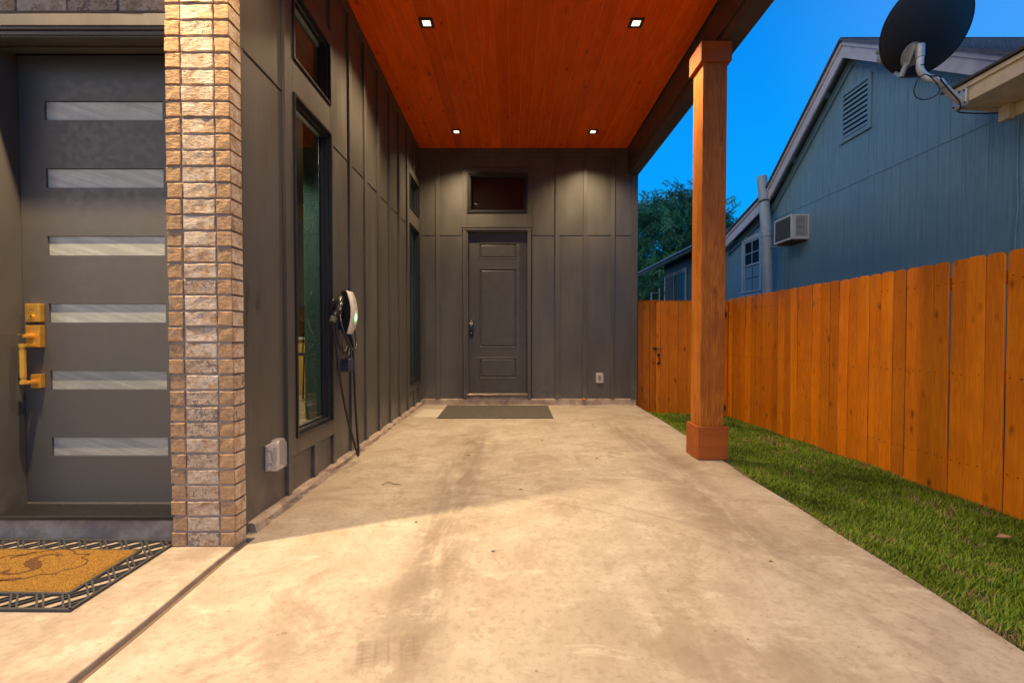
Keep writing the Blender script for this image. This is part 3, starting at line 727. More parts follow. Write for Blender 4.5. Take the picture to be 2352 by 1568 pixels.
# ================================================================== ROOF OVER CARPORT AND ENTRY
rf = thing('carport_roof', 'carport roof with orange stained plank ceiling and dark edge beam', 'roof', (.2, 3.5, 3.9))
CY0 = .35
pw = .1365; x = -1.399; k = 0; first = None
while x < 1.757:
    w = min(pw, 1.758-x)
    if w > .03:
        if abs(w-pw) < 1e-6 and first is not None: o = dup(first, Vector((x+w/2, (CY0+6.95)/2, 3.91+random.uniform(0, .0008))), rf)
        else:
            o = bx('plank', x+.0003, x+w-.0003, CY0, 6.95, 3.90, 3.92, [M_CEIL, M_GROOVE], rf, .0030); o.modifiers['bevel'].material = 1
            if first is None: first = o
    x += pw
bx('plank_backing', -1.40, 1.76, CY0, 6.97, 3.921, 3.94, plain('groove_wood', (0.5, .17, .03), .6), rf, 0)
bx('beam', 1.775, 1.930, CY0-.05, 7.05, 3.515, 3.96, M_BEAM, rf, .004)
bx('beam_casing', 1.760, 1.7745, CY0-.05, 6.95, 3.605, 3.9, M_BEAM, rf, .002)
bx('fascia', 1.9305, 1.955, CY0-.05, 10, 3.86, 4.14, M_BEAM, rf, .003)
bx('fascia', -4.6, 1.9555, CY0-.10, CY0-.052, 3.86, 4.14, M_BEAM, rf, .003)
bx('roof_deck', -4.6, 1.95, CY0-.05, 10, 3.965, 4.14, M_SHING, rf, 0)
mb = MB(); mb.prism([(-4.6, 4.141), (1.95, 4.141), (-4.6, 7.4)], CY0, 10, 'y'); obj('added_shade_roof', mb, M_SHING, rf)  # added roof mass out of view, raised to shade the neighbour's lower wall
so2 = bx('entry_soffit', -4.4, -1.402, CY0, Y0, 3.90, 3.93, M_CEIL, rf, 0)

# square recessed lights
def downlight(x, y, label, group='square recessed lights in the ceiling', w=LAMP_W, size=116, blend=.75):
    t = thing('recessed_light', label, 'light', (x, y, 3.9), group)
    z = 3.8985; fr = MB(); o_, i_ = .064, .036
    fr.box(x-o_, x+o_, y-o_, y-i_, z-.008, z); fr.box(x-o_, x+o_, y+i_, y+o_, z-.008, z); fr.box(x-o_, x-i_, y-i_, y+i_, z-.008, z); fr.box(x+i_, x+o_, y-i_, y+i_, z-.008, z)
    obj('trim', fr, M_BLACK, t, .001)
    mb = MB(); a, b = .036, .016; zt_, zb = z-.0008, z-.007
    vs = [(x-a, y-a, zb), (x+a, y-a, zb), (x+a, y+a, zb), (x-a, y+a, zb), (x-b, y-b, zt_), (x+b, y-b, zt_), (x+b, y+b, zt_), (x-b, y+b, zt_)]
    mb.add(vs, [(0, 1, 5, 4), (1, 2, 6, 5), (2, 3, 7, 6), (3, 0, 4, 7)]); obj('reflector', mb, M_LREF, t)
    obj('lens', MB().box(x-b, x+b, y-b, y+b, zt_-.0012, zt_-.0002), M_LED, t)
    L = bpy.data.lights.new('lamp', 'SPOT'); L.energy = w; L.color = LAMP_COL; L.spot_size = R(size); L.spot_blend = blend; L.shadow_soft_size = .028
    o = bpy.data.objects.new('lamp', L); col.objects.link(o); place(o, Vector((x, y, 3.885)), t)
    return t
M_LREF = emis('lamp_reflector_glow', (1, .84, .62), 1.6)
downlight(-.775, 4.195, 'square recessed ceiling light, near left, above the tall window', w=LAMP_W*1.05)
downlight(1.127, 4.195, 'square recessed ceiling light, near right, closest to the post', size=122)
downlight(-.772, 6.388, 'square recessed ceiling light, far left, close to the end wall', w=LAMP_W*.9, blend=1.0, size=124)
downlight(1.125, 6.388, 'square recessed ceiling light, far right, close to the end wall', w=LAMP_W*.95, size=126, blend=1.0)
downlight(-.775, 2.0, 'square recessed ceiling light, out of view above the left front of the carport', w=LAMP_W*.8)
downlight(1.127, 2.0, 'square recessed ceiling light, out of view above the right front of the carport', w=LAMP_W*.3, size=124)
downlight(-2.05, 1.95, 'square recessed ceiling light, out of view above the front door mat', w=LAMP_W*3.4, size=104, blend=.8)

# ================================================================== CORNER POST
cp = thing('wooden_post', 'stained square timber post with boxed cap and base at the slab edge', 'post', (1.70, 3.95, 0))
bx('shaft', 1.607, 1.812, 3.875, 4.080, .27, 3.36, M_POST, cp, .004, seg=2)
def wrap(nm, x0, x1, y0, y1, z0, z1):
    t = .022; mb = MB(); mb.box(x0, x1, y0, y0+t, z0, z1); mb.box(x0, x1, y1-t, y1, z0, z1); mb.box(x0, x0+t, y0+t, y1-t, z0, z1); mb.box(x1-t, x1, y0+t, y1-t, z0, z1)
    return obj(nm, mb, M_POSTB, cp, .003)
wrap('base_wrap', 1.580, 1.838, 3.848, 4.108, .004, .285)
wrap('cap_wrap', 1.580, 1.838, 3.848, 4.108, 3.352, 3.515)
bx('cap_core', 1.605, 1.813, 3.873, 4.082, 3.361, 3.514, M_POSTB, cp, 0)
bx('wall_framing', -4.4, -1.692, 2.361, 2.56, 2.602, 3.9, M_SHEET, ew, 0)

# ================================================================== INTERIOR SEEN THROUGH THE TALL WINDOW
ir = thing('interior_room', 'lit room seen through the tall side window, with teal plaster partition and tiled floor', 'room', (-3.2, 6, .1))
bx('floor', -5.2, -1.48, 2.6, 9.4, .05, .12, plain('cream_floor_tile', (.50, .42, .30), .3), ir, 0)
bx('ceiling', -5.2, -1.48, 2.6, 9.4, 3.75, 3.8, plain('room_ceiling', (.06, .05, .04), .8), ir, 0)
bx('partition', -2.33, -1.48, 5.11, 5.25, .12, 3.75, M_TEAL, ir, .004)
bx('baseboard', -2.325, -1.48, 5.095, 5.109, .12, .20, M_TRIM, ir)
bx('far_wall', -5.2, -1.48, 9.3, 9.4, .12, 3.75, plain('ochre_wall', (.60, .40, .08), .7), ir, 0)
bx('side_wall', -5.3, -5.2, 2.6, 9.4, .12, 3.75, plain('ochre_wall2', (.45, .33, .14), .7), ir, 0)
bx('near_wall', -5.2, -1.48, 2.56, 2.62, .12, 3.75, M_DARKROOM, ir, 0)
bx('side_partition', -1.50, -1.485, 4.2, 6.15, .12, 3.75, M_DARKROOM, ir, 0); bx('side_partition', -1.50, -1.485, 7.16, 9.3, .12, 3.75, M_DARKROOM, ir, 0)
cb = thing('kitchen_cabinet', 'yellow wooden cabinet and dark tall unit inside the lit room behind the window', 'cabinet', (-3.6, 7.4, .12))
bx('base_unit', -4.3, -2.7, 7.3, 7.9, .12, 1.0, plain('honey_wood', (.62, .38, .08), .45), cb, .005)
bx('worktop', -4.35, -2.68, 7.25, 7.92, 1.0, 1.04, plain('worktop', (.5, .48, .42), .3), cb, .004)
bx('tall_unit', -4.3, -2.9, 7.6, 7.95, 1.55, 3.0, M_BLACK, cb, .004)
st = thing('bar_stool', 'black metal bar stool in front of the yellow cabinet inside the room', 'stool', (-2.95, 6.6, .12))
mb = MB(); mb.box(-3.1, -2.8, 6.45, 6.75, .78, .82); obj('seat', mb, M_BLACK, st, .01)
for sx in (-1, 1):
    for sy in (-1, 1):
        mb = MB(); mb.tube([(-2.95+sx*.12, 6.6+sy*.12, .78), (-2.95+sx*.17, 6.6+sy*.17, .12)], .012, 8); obj('leg', mb, M_IRON, st)
mb = MB(); mb.tube([(-3.1, 6.74, .82), (-3.1, 6.76, 1.1), (-2.8, 6.76, 1.1), (-2.8, 6.74, .82)], .010, 8); obj('backrest', mb, M_IRON, st)
rl = thing('pendant_lamp', 'round pendant lamp lighting the room behind the tall window', 'lamp', (-3.3, 4.3, 3.1))
mb = MB(); mb.tube([(-3.3, 4.3, 3.74), (-3.3, 4.3, 3.3)], .008, 6); obj('cord', mb, M_BLACK, rl)
mb = MB(); mb.tube([(-3.3, 4.3, 3.3), (-3.3, 4.3, 3.22)], .14, 24); obj('shade', mb, emis('room_lamp', (1, .66, .28), 3), rl)
L = bpy.data.lights.new('lamp', 'SPOT'); L.energy = 260; L.color = (1, .80, .55); L.shadow_soft_size = .12; L.spot_size = R(150); L.spot_blend = .25
o = bpy.data.objects.new('lamp', L); col.objects.link(o); place(o, Vector((-3.3, 4.3, 3.18)), rl)
L = bpy.data.lights.new('lamp', 'POINT'); L.energy = 60; L.color = (1, .78, .5); L.shadow_soft_size = .15
o = bpy.data.objects.new('lamp', L); col.objects.link(o); place(o, Vector((-3.0, 6.35, 2.2)), rl)
bx('partition', -2.35, -1.432, 7.05, 7.15, .12, 3.75, M_TEAL, ir, .004)
# dark room behind the transom over the back door
mb = MB(); mb.box(-1.6, 1.8, 7.2, 9.4, 3.75, 3.8); mb.box(-1.6, 1.8, 9.4, 9.45, .1, 3.8); mb.box(-1.65, -1.6, 7.2, 9.4, .1, 3.8); mb.box(-1.6, 1.8, 7.2, 9.4, .1, .14)
obj('utility_room', mb, M_DARKROOM, bw)

# ================================================================== WALL CHARGER
ec = thing('wall_charger', 'white-faced electric car wall charger with looped black cable and green light', 'charger', (-1.40, 3.68, 1.05))
mb = MB(); mb.prism([(3.672, 1.105), (3.750, 1.105), (3.757, 1.13), (3.757, 1.35), (3.750, 1.375), (3.672, 1.375), (3.665, 1.35), (3.665, 1.13)], -1.401, -1.33, 'x')
obj('body', mb, M_BLACK, ec, .006, seg=2)
mb = MB(); N = 22; prof = []
for i in range(N+1):
    t = i/N; z = 1.072+.345*t; u = (z-1.2445)/.1725
    xx = -1.322 + .036*(1-u*u) ; hw = .0775*(1-.10*abs(u)**6)
    prof.append((xx, z, hw))
vs = []
for xx, z, hw in prof: vs += [(xx, 3.705-hw, z), (xx+.007, 3.705-hw+.004, z), (xx+.007, 3.705+hw-.004, z), (xx, 3.705+hw, z)]
fs = [(i*4+k, i*4+(k+1)%4, (i+1)*4+(k+1)%4, (i+1)*4+k) for i in range(N) for k in range(4)] + [(0, 3, 2, 1), (N*4, N*4+1, N*4+2, N*4+3)]
mb.add(vs, fs, 0, True); obj('face_plate', mb, plain('white_glass_face', (.66, .63, .58), .18), ec)
mb = MB()   # dark shell between the plate and the body
for i in range(N): 
    x0, z0, h0 = prof[i]; x1, z1, h1 = prof[i+1]
    mb.add([(-1.375, 3.705-h0*.45, z0), (x0-.001, 3.705-h0*.96, z0), (x0-.001, 3.705+h0*.96, z0), (-1.375, 3.705+h0*.45, z0), (-1.375, 3.705-h1*.45, z1), (x1-.001, 3.705-h1*.96, z1), (x1-.001, 3.705+h1*.96, z1), (-1.375, 3.705+h1*.45, z1)],
           [(0, 1, 5, 4), (2, 3, 7, 6)] + ([(0, 3, 2, 1)] if i == 0 else []) + ([(4, 5, 6, 7)] if i == N-1 else []))
obj('shell', mb, M_BLACK, ec)
def led_glow():
    m = NT('status_glow', .2, .5); m.color((.66, .63, .58)); y, z = m.xyz()[1], m.xyz()[2]
    dy = m.math('DIVIDE', m.math('SUBTRACT', y, 3.735), .046); dz = m.math('DIVIDE', m.math('SUBTRACT', z, 1.205), .058)
    d = m.math('SQRT', m.math('ADD', m.math('MULTIPLY', dy, dy), m.math('MULTIPLY', dz, dz)))
    core = m.map(d, .2, .62, 1, 0); halo = m.map(d, .3, 1, .9, 0)
    m.link(m.mix(core, (.0, .9, .12), (.25, 1, .4)), m.b.inputs['Emission Color']); m.link(m.math('ADD', m.math('MULTIPLY', core, 6.0), halo), m.b.inputs['Emission Strength'])
    return m.m
mb = MB()
def px_(z): u = (z-1.2445)/.1725; return -1.322+.036*(1-u*u)+.0078
zs = [1.145+.01*i for i in range(13)]
for i in range(12): mb.add([(px_(zs[i]), 3.685, zs[i]), (px_(zs[i]), 3.776, zs[i]), (px_(zs[i+1]), 3.776, zs[i+1]), (px_(zs[i+1]), 3.685, zs[i+1])], [(0, 1, 2, 3)], 0, True)
obj('status_light', mb, led_glow(), ec)
mb = MB(); mb.tube(smooth_path([(-1.345, 3.42, 1.175), (-1.34, 3.455, 1.215), (-1.335, 3.50, 1.27), (-1.34, 3.555, 1.335), (-1.35, 3.60, 1.37)], 4), [.022]*4+[.025]*4+[.027]*4+[.023]*3+[.016, .012], 14)
mb.sphere((-1.37, 3.50, 1.30), .03, 10, sc=(.5, 1.2, 1.6))
cn = obj('connector', mb, plain('gloss_black_grip', (.012, .013, .016), .18), ec)
mb = MB(); mb.tube([(-1.346, 3.408, 1.155), (-1.343, 3.434, 1.190)], .024, 14); obj('collar', mb, M_RUBBER, cn)
# lettering down the grip
tc = bpy.data.curves.new('lettering', 'FONT'); tc.body = 'TESLA'; tc.size = .022; tc.extrude = .0006; tc.align_x = 'CENTER'; tc.space_character = 1.35
to = bpy.data.objects.new('tmp', tc); col.objects.link(to)
bpy.context.view_layer.update()
me = bpy.data.meshes.new_from_object(to.evaluated_get(bpy.context.evaluated_depsgraph_get())); bpy.data.objects.remove(to)
me.materials.append(plain('grey_lettering', (.7, .7, .7), .4))
lt = bpy.data.objects.new('lettering', me); col.objects.link(lt); place(lt, Vector((-1.3095, 3.502, 1.275)), cn)
ex = Vector((0, .62, .78)).normalized(); nz = Vector((1, -.25, .1)).normalized(); ey = nz.cross(ex).normalized(); nz = ex.cross(ey)
lt.rotation_euler = Matrix((ex, ey, nz)).transposed().to_euler()
def cable(nm, pts, r=.0095, parent=ec): mb = MB(); mb.tube(smooth_path(pts, 8), r, 8); return obj(nm, mb, M_BLACK, parent)
cable('cable', [(-1.345, 3.412, 1.16), (-1.335, 3.425, 1.05), (-1.310, 3.44, .80), (-1.305, 3.50, .60), (-1.300, 3.60, .38), (-1.290, 3.73, .14), (-1.285, 3.782, .058), (-1.292, 3.80, .16), (-1.305, 3.792, .40), (-1.315, 3.785, .70), (-1.33, 3.79, 1.0), (-1.36, 3.76, 1.10)])
cable('cable', [(-1.355, 3.60, 1.24), (-1.33, 3.52, 1.20), (-1.30, 3.50, 1.10), (-1.275, 3.54, 1.00), (-1.265, 3.60, .955), (-1.27, 3.67, .945), (-1.28, 3.74, .985), (-1.30, 3.775, 1.08), (-1.34, 3.77, 1.18)])
cable('cable', [(-1.34, 3.47, 1.19), (-1.335, 3.46, 1.08), (-1.32, 3.475, .99), (-1.31, 3.54, .92), (-1.31, 3.61, .895), (-1.32, 3.68, .91), (-1.335, 3.715, .99), (-1.35, 3.71, 1.10)])
cable('cable', [(-1.345, 3.68, 1.09), (-1.33, 3.68, 1.02), (-1.325, 3.64, .96), (-1.33, 3.60, .93), (-1.345, 3.62, .99), (-1.355, 3.64, 1.05)], .008)
ap = thing('charging_adapter', 'dark blocky plug adapter hanging below the charger on the siding', 'adapter', (-1.36, 3.73, .76))
mb = MB(); mb.prism([(3.672, .772), (3.682, .765), (3.782, .765), (3.792, .772), (3.795, .80), (3.778, .862), (3.768, .872), (3.694, .872), (3.684, .862), (3.668, .80)], -1.392, -1.318, 'x'); obj('body', mb, plain('slate_plastic', (.035, .04, .055), .5), ap, .006, seg=2)
for yy in (3.705, 3.752):
    mb = MB(); mb.tube([(-1.355, yy, .868), (-1.350, yy, .945)], .008, 8); obj('prong', mb, M_RUBBER, ap)
# covered outlets
ob = thing('outlet_cover', 'clear plastic weatherproof outlet cover low on the wall nearest the brick pillar', 'outlet cover', (-1.42, 2.665, .27))
bx('back_plate', -1.4195, -1.404, 2.595, 2.735, .275, .425, plain('pale_plate', (.42, .40, .38), .4), ob, .004)
mb = MB(); mb.prism([(2.600, .282), (2.608, .274), (2.722, .274), (2.730, .282), (2.730, .414), (2.712, .432), (2.697, .448), (2.640, .448), (2.622, .432), (2.600, .414)], -1.403, -1.355, 'x'); obj('cover', mb, M_CLEAR, ob, .006, seg=2)
mb = MB(); mb.box(-1.404, -1.398, 2.64, 2.695, .30, .40); obj('socket', mb, plain('grey_socket', (.3, .29, .28), .4), ob, .003)
for z_ in (.31, .385):
    bx('hinge', -1.40, -1.372, 2.592, 2.5995, z_, z_+.02, plain('clear_grey', (.5, .48, .46), .3), ob, .001)
ob = thing('outlet_cover', 'small clear outlet cover low on the end wall, right of the door', 'outlet cover', (1.34, 6.97, .34))
bx('back_plate', 1.285, 1.392, 6.955, 6.9695, .345, .492, plain('pale_plate2', (.50, .47, .44), .4), ob, .008, seg=3)
mb = MB(); mb.prism([(1.290, .36), (1.300, .347), (1.385, .347), (1.395, .36), (1.395, .475), (1.378, .496), (1.302, .496), (1.286, .475)], 6.954, 6.905, 'y'); obj('cover', mb, milky('milky_cover', .20), ob, .008, seg=3)
bx('socket', 1.326, 1.356, 6.944, 6.954, .385, .455, M_BLACK, ob, .002)
# scrap of orange foam in the curb joint
mb = MB(); mb.sphere((1.10, 6.935, .090), .022, 8, sc=(1.4, .6, .8)); mb.sphere((1.075, 6.93, .097), .014, 6); tag(obj('foam_scrap', mb, plain('orange_foam', (.75, .20, .02), .7, bumpy=.5)), 'small bright orange foam scrap on the ledge under the end wall', 'foam')

# ================================================================== MATS
dm = thing('doormat', 'thick coir doormat with dark scrolled letter and black rubber lattice edge', 'doormat', (-2.25, 2.0, 0))
# local frame: origin at front right outer corner, edges slightly turned
O = Vector((-1.684, 1.712)); ux = Vector((-1, .012)).normalized(); uy = Vector((-.035, 1)).normalized(); MW, MH = .98, .60
def mp(u, v, z): p = O+ux*u+uy*v; return (p.x, p.y, z)
def strip(mb, a, b, w, z0, z1):
    a = Vector(a); b = Vector(b); d = (b-a).normalized(); n_ = Vector((-d.y, d.x))*w/2
    q = [a-n_, b-n_, b+n_, a+n_]
    mb.add([mp(p.x, p.y, z0) for p in q] + [mp(p.x, p.y, z1) for p in q], [(0, 1, 2, 3), (4, 7, 6, 5), (0, 4, 5, 1), (1, 5, 6, 2), (2, 6, 7, 3), (3, 7, 4, 0)])
bd = .118
fr = MB()
for a, b in (((0, .006), (MW, .006)), ((0, MH-.006), (MW, MH-.006)), ((.006, 0), (.006, MH)), ((MW-.006, 0), (MW-.006, MH)),
             ((bd-.006, bd-.006), (MW-bd+.006, bd-.006)), ((bd-.006, MH-bd+.006), (MW-bd+.006, MH-bd+.006)), ((bd-.006, bd-.006), (bd-.006, MH-bd+.006)), ((MW-bd+.006, bd-.006), (MW-bd+.006, MH-bd+.006))):
    strip(fr, a, b, .013, .001, .012)
obj('rubber_frame', fr, M_RUBBER, dm, .001)
lat = MB()
def lattice(u0, u1, v0, v1):
    def clip(a, b):
        (x0_, y0_), (x1_, y1_) = a, b; t0, t1 = 0, 1; dx_, dy_ = x1_-x0_, y1_-y0_
        for p, q in ((-dx_, x0_-u0), (dx_, u1-x0_), (-dy_, y0_-v0), (dy_, v1-y0_)):
            if p == 0:
                if q < 0: return
            else:
                r = q/p
                if p < 0: t0 = max(t0, r)
                else: t1 = min(t1, r)
        if t1-t0 > 1e-3: strip(lat, (x0_+dx_*t0, y0_+dy_*t0), (x0_+dx_*t1, y0_+dy_*t1), .0068, .0012+random.uniform(0, .0008), .0095+random.uniform(0, .0008))
    P_ = .105; k = -14
    while k < 14:
        for off in (0, .026): c = k*P_+off; clip((c-1.2, -1.2), (c+1.2, 1.2))          # '/' pair
        for off in (0, .030): c = k*P_+off; clip((c+1.2+.6, -1.2), (c-1.2+.6, 1.2))
        k += 1
lattice(.012, MW-.012, .012, bd-.012); lattice(.012, MW-.012, MH-bd+.012, MH-.012); lattice(.012, bd-.012, bd-.012, MH-bd+.012); lattice(MW-bd+.012, MW-.012, bd-.012, MH-bd+.012)
obj('rubber_lattice', lat, M_RUBBER, dm)
cm = MB(); n1_, n2_ = 60, 40; vs = []
for j in range(n2_+1):
    for i in range(n1_+1):
        u = bd+(MW-2*bd)*i/n1_; v = bd+(MH-2*bd)*j/n2_; e = i in (0, n1_) or j in (0, n2_)
        vs.append(mp(u+(random.uniform(-.0015, .0015)), v+random.uniform(-.0015, .0015), .004 if e else .0165+random.uniform(-.0009, .0009)))
fs = [(j*(n1_+1)+i, j*(n1_+1)+i+1, (j+1)*(n1_+1)+i+1, (j+1)*(n1_+1)+i) for j in range(n2_) for i in range(n1_)]
cm.add(vs, fs, 0, True); obj('coir_pad', cm, M_COIR, dm)
# coir bristles
bl = MB()
for k in range(9000):
    u = random.uniform(bd, MW-bd); v = random.uniform(bd, MH-bd); p = mp(u, v, .0155); a = random.uniform(0, 6.28); d = Vector((math.cos(a), math.sin(a), 0))*.0011; t = Vector((random.uniform(-.003, .003), random.uniform(-.003, .003), random.uniform(.003, .006)))
    p = Vector(p); bl.add([p-d, p+d, p+t], [(0, 1, 2)])
obj('coir_bristles', bl, M_COIR, dm, kind='stuff', center=False)
def ribbon(nm, pts, w, closed=False):
    P_ = [Vector((x, y, 0)) for x, y in pts]; P_ = smooth_path(P_ + ([P_[0]] if closed else []), 5); n_ = len(P_); mb = MB(); vs = []
    for i, p in enumerate(P_):
        d = (P_[min(i+1, n_-1)]-P_[max(i-1, 0)]).normalized(); nn = Vector((-d.y, d.x, 0)); ww = w(i/(n_-1)) if callable(w) else w
        ww *= random.uniform(.85, 1.15); vs += [tuple(p-nn*ww/2+Vector((0, 0, .0178))), tuple(p+nn*ww/2+Vector((0, 0, .0178)))]
    mb.add(vs, [(2*i, 2*i+1, 2*i+3, 2*i+2) for i in range(n_-1)]); return obj(nm, mb, M_COIRD, dm)
ribbon('letter_print', [(-2.222, 1.992), (-2.235, 1.975), (-2.205, 1.962), (-2.165, 1.966), (-2.138, 1.985), (-2.130, 2.01), (-2.155, 2.036), (-2.195, 2.058), (-2.222, 2.082), (-2.225, 2.11), (-2.205, 2.135), (-2.175, 2.143), (-2.150, 2.136), (-2.138, 2.128)],
       lambda t: .012+.038*math.exp(-((t-.52)/.16)**2)+.016*math.exp(-((t-.03)/.05)**2)+.012*math.exp(-((t-1)/.05)**2))
ring_ = [(-2.343, 2.103), (-2.335, 2.13), (-2.290, 2.138), (-2.275, 2.165), (-2.216, 2.187), (-2.151, 2.186), (-2.106, 2.168), (-2.075, 2.142), (-2.01, 2.145), (-2.015, 2.11), (-1.965, 2.085), (-1.944, 2.047), (-1.955, 2.012), (-1.990, 1.997), (-1.995, 1.965), (-2.05, 1.958), (-2.09, 1.925), (-2.14, 1.908), (-2.20, 1.908)]
cxm = -2.19; left = [(2*cxm-x, 2*2.047-y) for x, y in ring_[3:-2]]
ribbon('border_print', ring_+left, .0075, True)
cp_ = thing('doormat', 'flat dark ribbed mat laid on the concrete in front of the back door', 'doormat', (-.22, 6.36, 0))
mb = MB(); mb.prism([(-.985, 6.885), (.545, 6.885), (.532, 5.83), (-.965, 5.83)], .001, .010, 'z'); obj('mat_pile', mb, M_CARPET, cp_, .003)
for a, b in (((-.988, 6.889), (.549, 6.889)), ((-.969, 5.826), (.536, 5.826))): obj('mat_border', MB().prism([(a[0], a[1]-.012), (b[0], b[1]-.012), (b[0], b[1]+.004), (a[0], a[1]+.004)], .001, .0075, 'z'), M_RUBBER, cp_)

# ================================================================== FENCE AND GATE
FX = 3.42
fe = thing('picket_fence', 'long orange-stained dog-ear plank fence between the lawn and the blue house', 'fence', (FX, 3.2, -.2))
def picket_mesh(w, h, seed):
    rr = random.Random(seed); mb = MB(); nz = 7; t = .017; c = .022; vs = []
    for j in range(nz+1):
        z = (h-c)*j/nz; bow = .003*math.sin(3.1*j/nz+seed)+rr.uniform(-.0006, .0006)
        for (a, b) in ((-w/2, 0), (w/2, 0), (w/2, t), (-w/2, t)): vs.append((b+bow, a+rr.uniform(-.0007, .0007), z))
    bow = vs[-4][0]
    for (a, b) in ((-w/2+c, 0), (w/2-c, 0), (w/2-c, t), (-w/2+c, t)): vs.append((b+bow, a, h))
    n = nz+2; fs = [(j*4+k, j*4+(k+1)%4, (j+1)*4+(k+1)%4, (j+1)*4+k) for j in range(n-1) for k in range(4)] + [(0, 3, 2, 1), ((n-1)*4, (n-1)*4+1, (n-1)*4+2, (n-1)*4+3)]
    return mb.add(vs, fs)
y = 7.20; pk = []; k = 0
while y > -1.2:
    w = random.choice((.136, .136, .138, .128)); zb = -.215 if y < 6 else -.24; top = 1.640+random.uniform(-.004, .004)
    key = (w, random.randrange(4)); c = Vector((FX+random.uniform(-.004, .004), y-w/2, zb-.02))
    src = next((q for kk, q in pk if kk == key), None)
    if src is None:
        o = obj('picket', picket_mesh(w-.004, 1.855, k), M_FENCE, fe, .0035, center=False); pk.append((key, o))
    else: o = dup(src, c, fe)
    WORG[o] = c; o.location = c-WORG[fe]; o.location.z += top-(zb-.02)-1.855
    o.rotation_euler = (R(random.uniform(-.35, .35)), R(random.uniform(-.3, .3)), R(random.uniform(-1.6, 1.6)))
    y -= w+random.uniform(.0002, .0022); k += 1
for z_ in (.05, .72, 1.42): bx('rail', FX+.021, FX+.06, -1.2, 7.2, z_, z_+.088, M_FENCE, fe, .003)
nl = MB(); yn = 7.19
while yn > 1.0:
    for z_ in (.09, .76, 1.46):
        for dy_ in (.025, .095): c_ = (FX-.0062, yn-dy_+random.uniform(-.006, .006), z_+random.uniform(-.012, .012)); nl.tube([c_, (c_[0]+.006, c_[1], c_[2])], .0038, 5)
    yn -= .1372
obj('nail_heads', nl, M_IRON, fe, kind='stuff')
for yy in (7.15, 4.75, 2.35, -.05): bx('post', FX+.061, FX+.15, yy-.045, yy+.045, -.3, 1.55, M_FENCE, fe, .004)
YG = 7.20
gt = thing('garden_gate', 'orange plank gate with black latch and hinges between house and fence', 'gate', (2.8, YG, -.2))
def gboard(nm, x0, x1, z0, z1, parent): 
    return bx(nm, x0+.002, x1-.002, YG+random.uniform(-.004, .004), YG+.018, z0, z1+random.uniform(-.003, .002), M_FENCE, parent, .004)
xs_ = [2.283, 2.352, 2.487, 2.632, 2.778, 2.922, 3.066, 3.210, 3.352]
for a, b in zip(xs_[:-1], xs_[1:]): gboard('board', a, b, -.205, 1.608, gt)
for z_ in (.02, 1.33): bx('rail', 2.29, 3.35, YG+.019, YG+.055, z_, z_+.088, M_FENCE, gt, .003)
bx('hinge_board', 3.40, 3.46, YG+.02, YG+.05, -.24, 1.615, M_FENCE, fe, .002)
bx('gate_stop', 2.24, 2.31, YG+.030, YG+.06, -.24, 1.60, M_FENCE, fe, .002)
gp = thing('gate_side_panel', 'narrow fixed plank panel and post between the grey wall corner and the gate', 'fence panel', (2.1, YG, -.2))
for a, b in ((2.075, 2.180), (2.182, 2.268)): gboard('board', a, b, -.24, 1.612, gp)
bx('post', 1.985, 2.073, YG-.02, YG+.07, -.25, 1.600, M_FENCE, gp, .004); bx('board', 1.915, 1.983, YG+.0, YG+.018, -.2, 1.61, M_FENCE, gp, .002)
bx('cap_rail', 1.99, 2.27, YG-.012, YG+.06, 1.612, 1.624, M_FENCE, gp, .002); bx('cap_rail', 2.283, 3.352, YG-.004, YG+.03, 1.6105, 1.622, M_FENCE, gt, .002)
gq = bx('hinge_board', 3.356, 3.412, YG-.004, YG+.018, -.24, 1.615, M_FENCE, fe, .002)
def spade(mb, x, z, s, y0, y1, up=1):
    pts = [(0, 0), (.45, .25), (.5, .6), (.28, .95), (0, 1.25), (-.28, .95), (-.5, .6), (-.45, .25)]
    mb.prism([(x+a*s, z+b*s*up) for a, b in pts], y0, y1, 'y')
mb = MB(); y0, y1 = YG-.012, YG-.003
spade(mb, 2.318, .735, .045, y0, y1, 1); spade(mb, 2.318, .655, .045, y0, y1, -1)
mb.tube(smooth_path([(2.318, YG-.010, .745), (2.318, YG-.045, .725), (2.318, YG-.050, .69), (2.318, YG-.045, .665), (2.318, YG-.010, .645)], 4), .007, 8); obj('handle', mb, M_IRON, gt)
mb = MB(); mb.box(2.262, 2.282, YG-.02, YG-.003, .835, .885); mb.box(2.232, 2.262, YG-.016, YG-.003, .842, .878); mb.box(2.283, 2.345, YG-.014, YG-.003, .856, .866); mb.tube([(2.335, YG-.02, .861), (2.365, YG-.02, .861)], .005, 8); obj('latch', mb, M_IRON, gt, .001)
for zc in (1.40, -.08):
    mb = MB(); mb.box(3.350, 3.361, YG-.016, YG-.004, zc-.05, zc+.05)
    for sx in (-1, 1):
        mb.prism([(3.355+sx*.006, zc-.032), (3.355+sx*.035, zc-.04), (3.355+sx*.028, zc), (3.355+sx*.035, zc+.04), (3.355+sx*.006, zc+.032)], YG-.012, YG-.004, 'y')
    spade(mb, 3.355, zc+.045, .03, YG-.013, YG-.004, 1); spade(mb, 3.355, zc-.045, .03, YG-.013, YG-.004, -1); obj('hinge', mb, M_IRON, gt)

